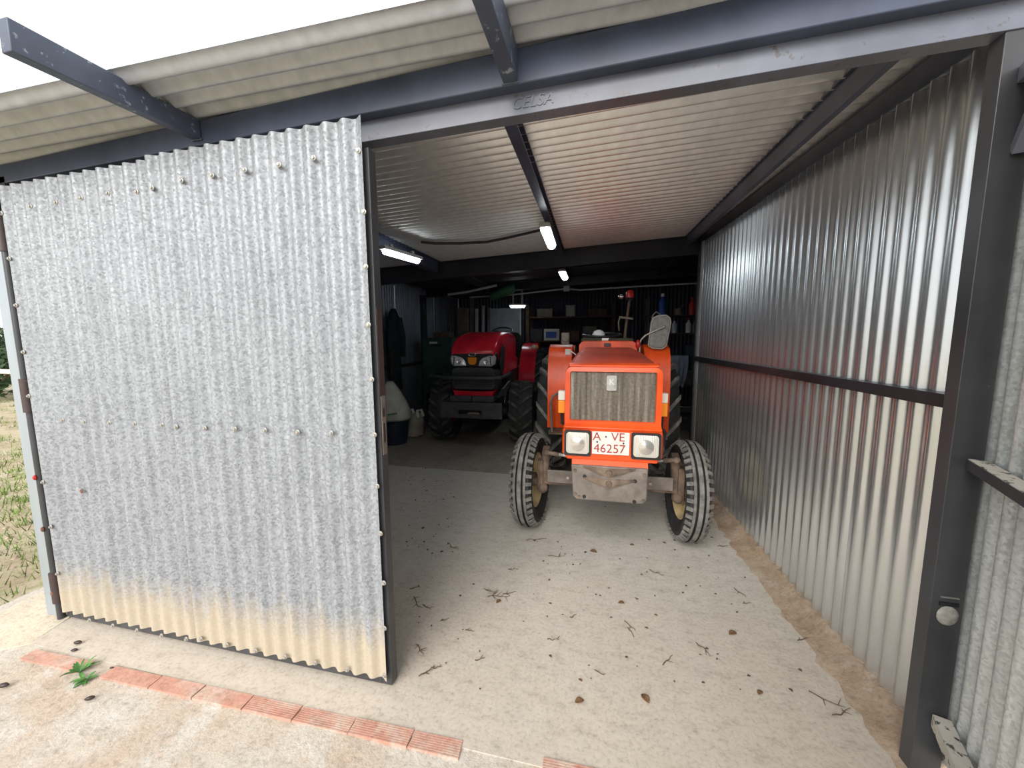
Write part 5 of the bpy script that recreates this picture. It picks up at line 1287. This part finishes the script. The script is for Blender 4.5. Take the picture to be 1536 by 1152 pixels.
twigs = [(748, 895, 0.13, 0.2, 7), (735, 888, 0.09, -0.5, 3), (765, 890, 0.08, 0.5, 2), (625, 905, 0.12, -0.6, 3), (640, 912, 0.07, -0.4, 3), (622, 882, 0.06, 0.8, 3), (630, 975, 0.08, -0.7, 4), (640, 1008, 0.08, 0.9, 5), (655, 1003, 0.05, 0.4, 3), (805, 810, 0.16, 0.35, 2), (680, 820, 0.14, -0.6, 2), (835, 835, 0.12, 0.2, 2), (945, 940, 0.08, -0.9, 1), (948, 950, 0.07, -1.2, 0), (668, 930, 0.05, 0.7, 0), (705, 947, 0.05, 0.0, 1), (1110, 890, 0.09, -0.9, 1), (1120, 905, 0.05, 0.3, 1), (1240, 1050, 0.12, -0.5, 2), (1262, 1070, 0.10, 0.6, 2), (1000, 990, 0.09, 0.9, 1), (1055, 975, 0.09, -1.0, 1), (985, 860, 0.10, -0.4, 1), (770, 855, 0.07, 0.3, 1), (830, 960, 0.06, 0.1, 1), (1085, 820, 0.08, 0.2, 1), (1205, 960, 0.07, 0.5, 1), (860, 925, 0.05, 0.8, 1), (720, 990, 0.05, 0.4, 1), (900, 1010, 0.05, -0.3, 1)]
for k, (px, py, L, a, nb) in enumerate(twigs):
    lb = 'bushy dry twig cluster lying alone on the pale concrete floor' if k == 0 else 'thin dry twig lying on the pale concrete floor'
    twig(px, py, L, a, nb, 300+k, lb, None if k == 0 else 'dry twigs on the floor')
# curled leaves
def curled(px, py, L, ang, mat, label, group, seed):
    rnd = random.Random(seed); p = onz(px, py); mb = MB(); n = 6; m_ = 4; vs = []; fs = []
    for i in range(n+1):
        t = i/n; w = L*0.36*math.sin(math.pi*(0.06+0.88*t))
        for j in range(m_+1):
            u = j/m_*2-1
            vs.append((L*(t-0.5), w*u, 0.002+0.35*w*u*u+0.06*L*math.sin(t*3.0)+rnd.uniform(0, 0.001)))
    for i in range(n):
        for j in range(m_): fs.append((i*(m_+1)+j, i*(m_+1)+j+1, (i+1)*(m_+1)+j+1, (i+1)*(m_+1)+j))
    mb.add(vs, fs); o = mb.build('dry_leaf', mat, recalc=False, sharp=80); o.location = (p.x, p.y, 0.0005); o.rotation_euler = (0, 0, ang)
    md = o.modifiers.new('thickness', 'SOLIDIFY'); md.thickness = 0.0008
    tag(o, label, 'leaf', group)
for k, (px, py, L, a) in enumerate(((869, 1053, 0.04, 0.5), (968, 1049, 0.045, -1.0), (1099, 951, 0.045, 0.5), (748, 903, 0.035, 1.0), (932, 905, 0.035, 0.2), (948, 818, 0.03, 0.1), (890, 828, 0.05, -0.2), (1140, 1040, 0.03, 0.8), (1290, 985, 0.03, 0.3))):
    curled(px, py, L, a, 'leaf_brown', 'curled brown dry leaf lying on the pale concrete floor', 'curled dry leaves on the floor', 600+k)
rnd = random.Random(99)
spots = [(600+rnd.random()*90, 690+rnd.random()*150) for _ in range(55)]+[(760+rnd.random()*320, 740+rnd.random()*160) for _ in range(50)]+[(620+rnd.random()*600, 860+rnd.random()*200) for _ in range(45)]
for k, (px, py) in enumerate(spots):
    curled(px, py, rnd.uniform(0.009, 0.024)*(1.1 if py < 830 else 0.75), rnd.uniform(0, 6.28), 'leaf_dark' if rnd.random() < 0.75 else 'leaf_brown', 'tiny dark leaf crumb scattered on the shed floor', 'leaf crumbs on the floor', 700+k)
# scrap by the jamb
p = onz(1357, 1118); mb = MB(); mb.prism([(-0.015, -0.022, 0.002), (0.012, -0.03, 0.002), (0.018, 0.02, 0.006), (-0.018, 0.026, 0.006)], (0, 0, 0.0015)); o = mb.build('paper_scrap', 'white'); o.location = (p.x, p.y, 0.001); tag(o, 'small white paper scrap beside the foot of the right jamb', 'paper')
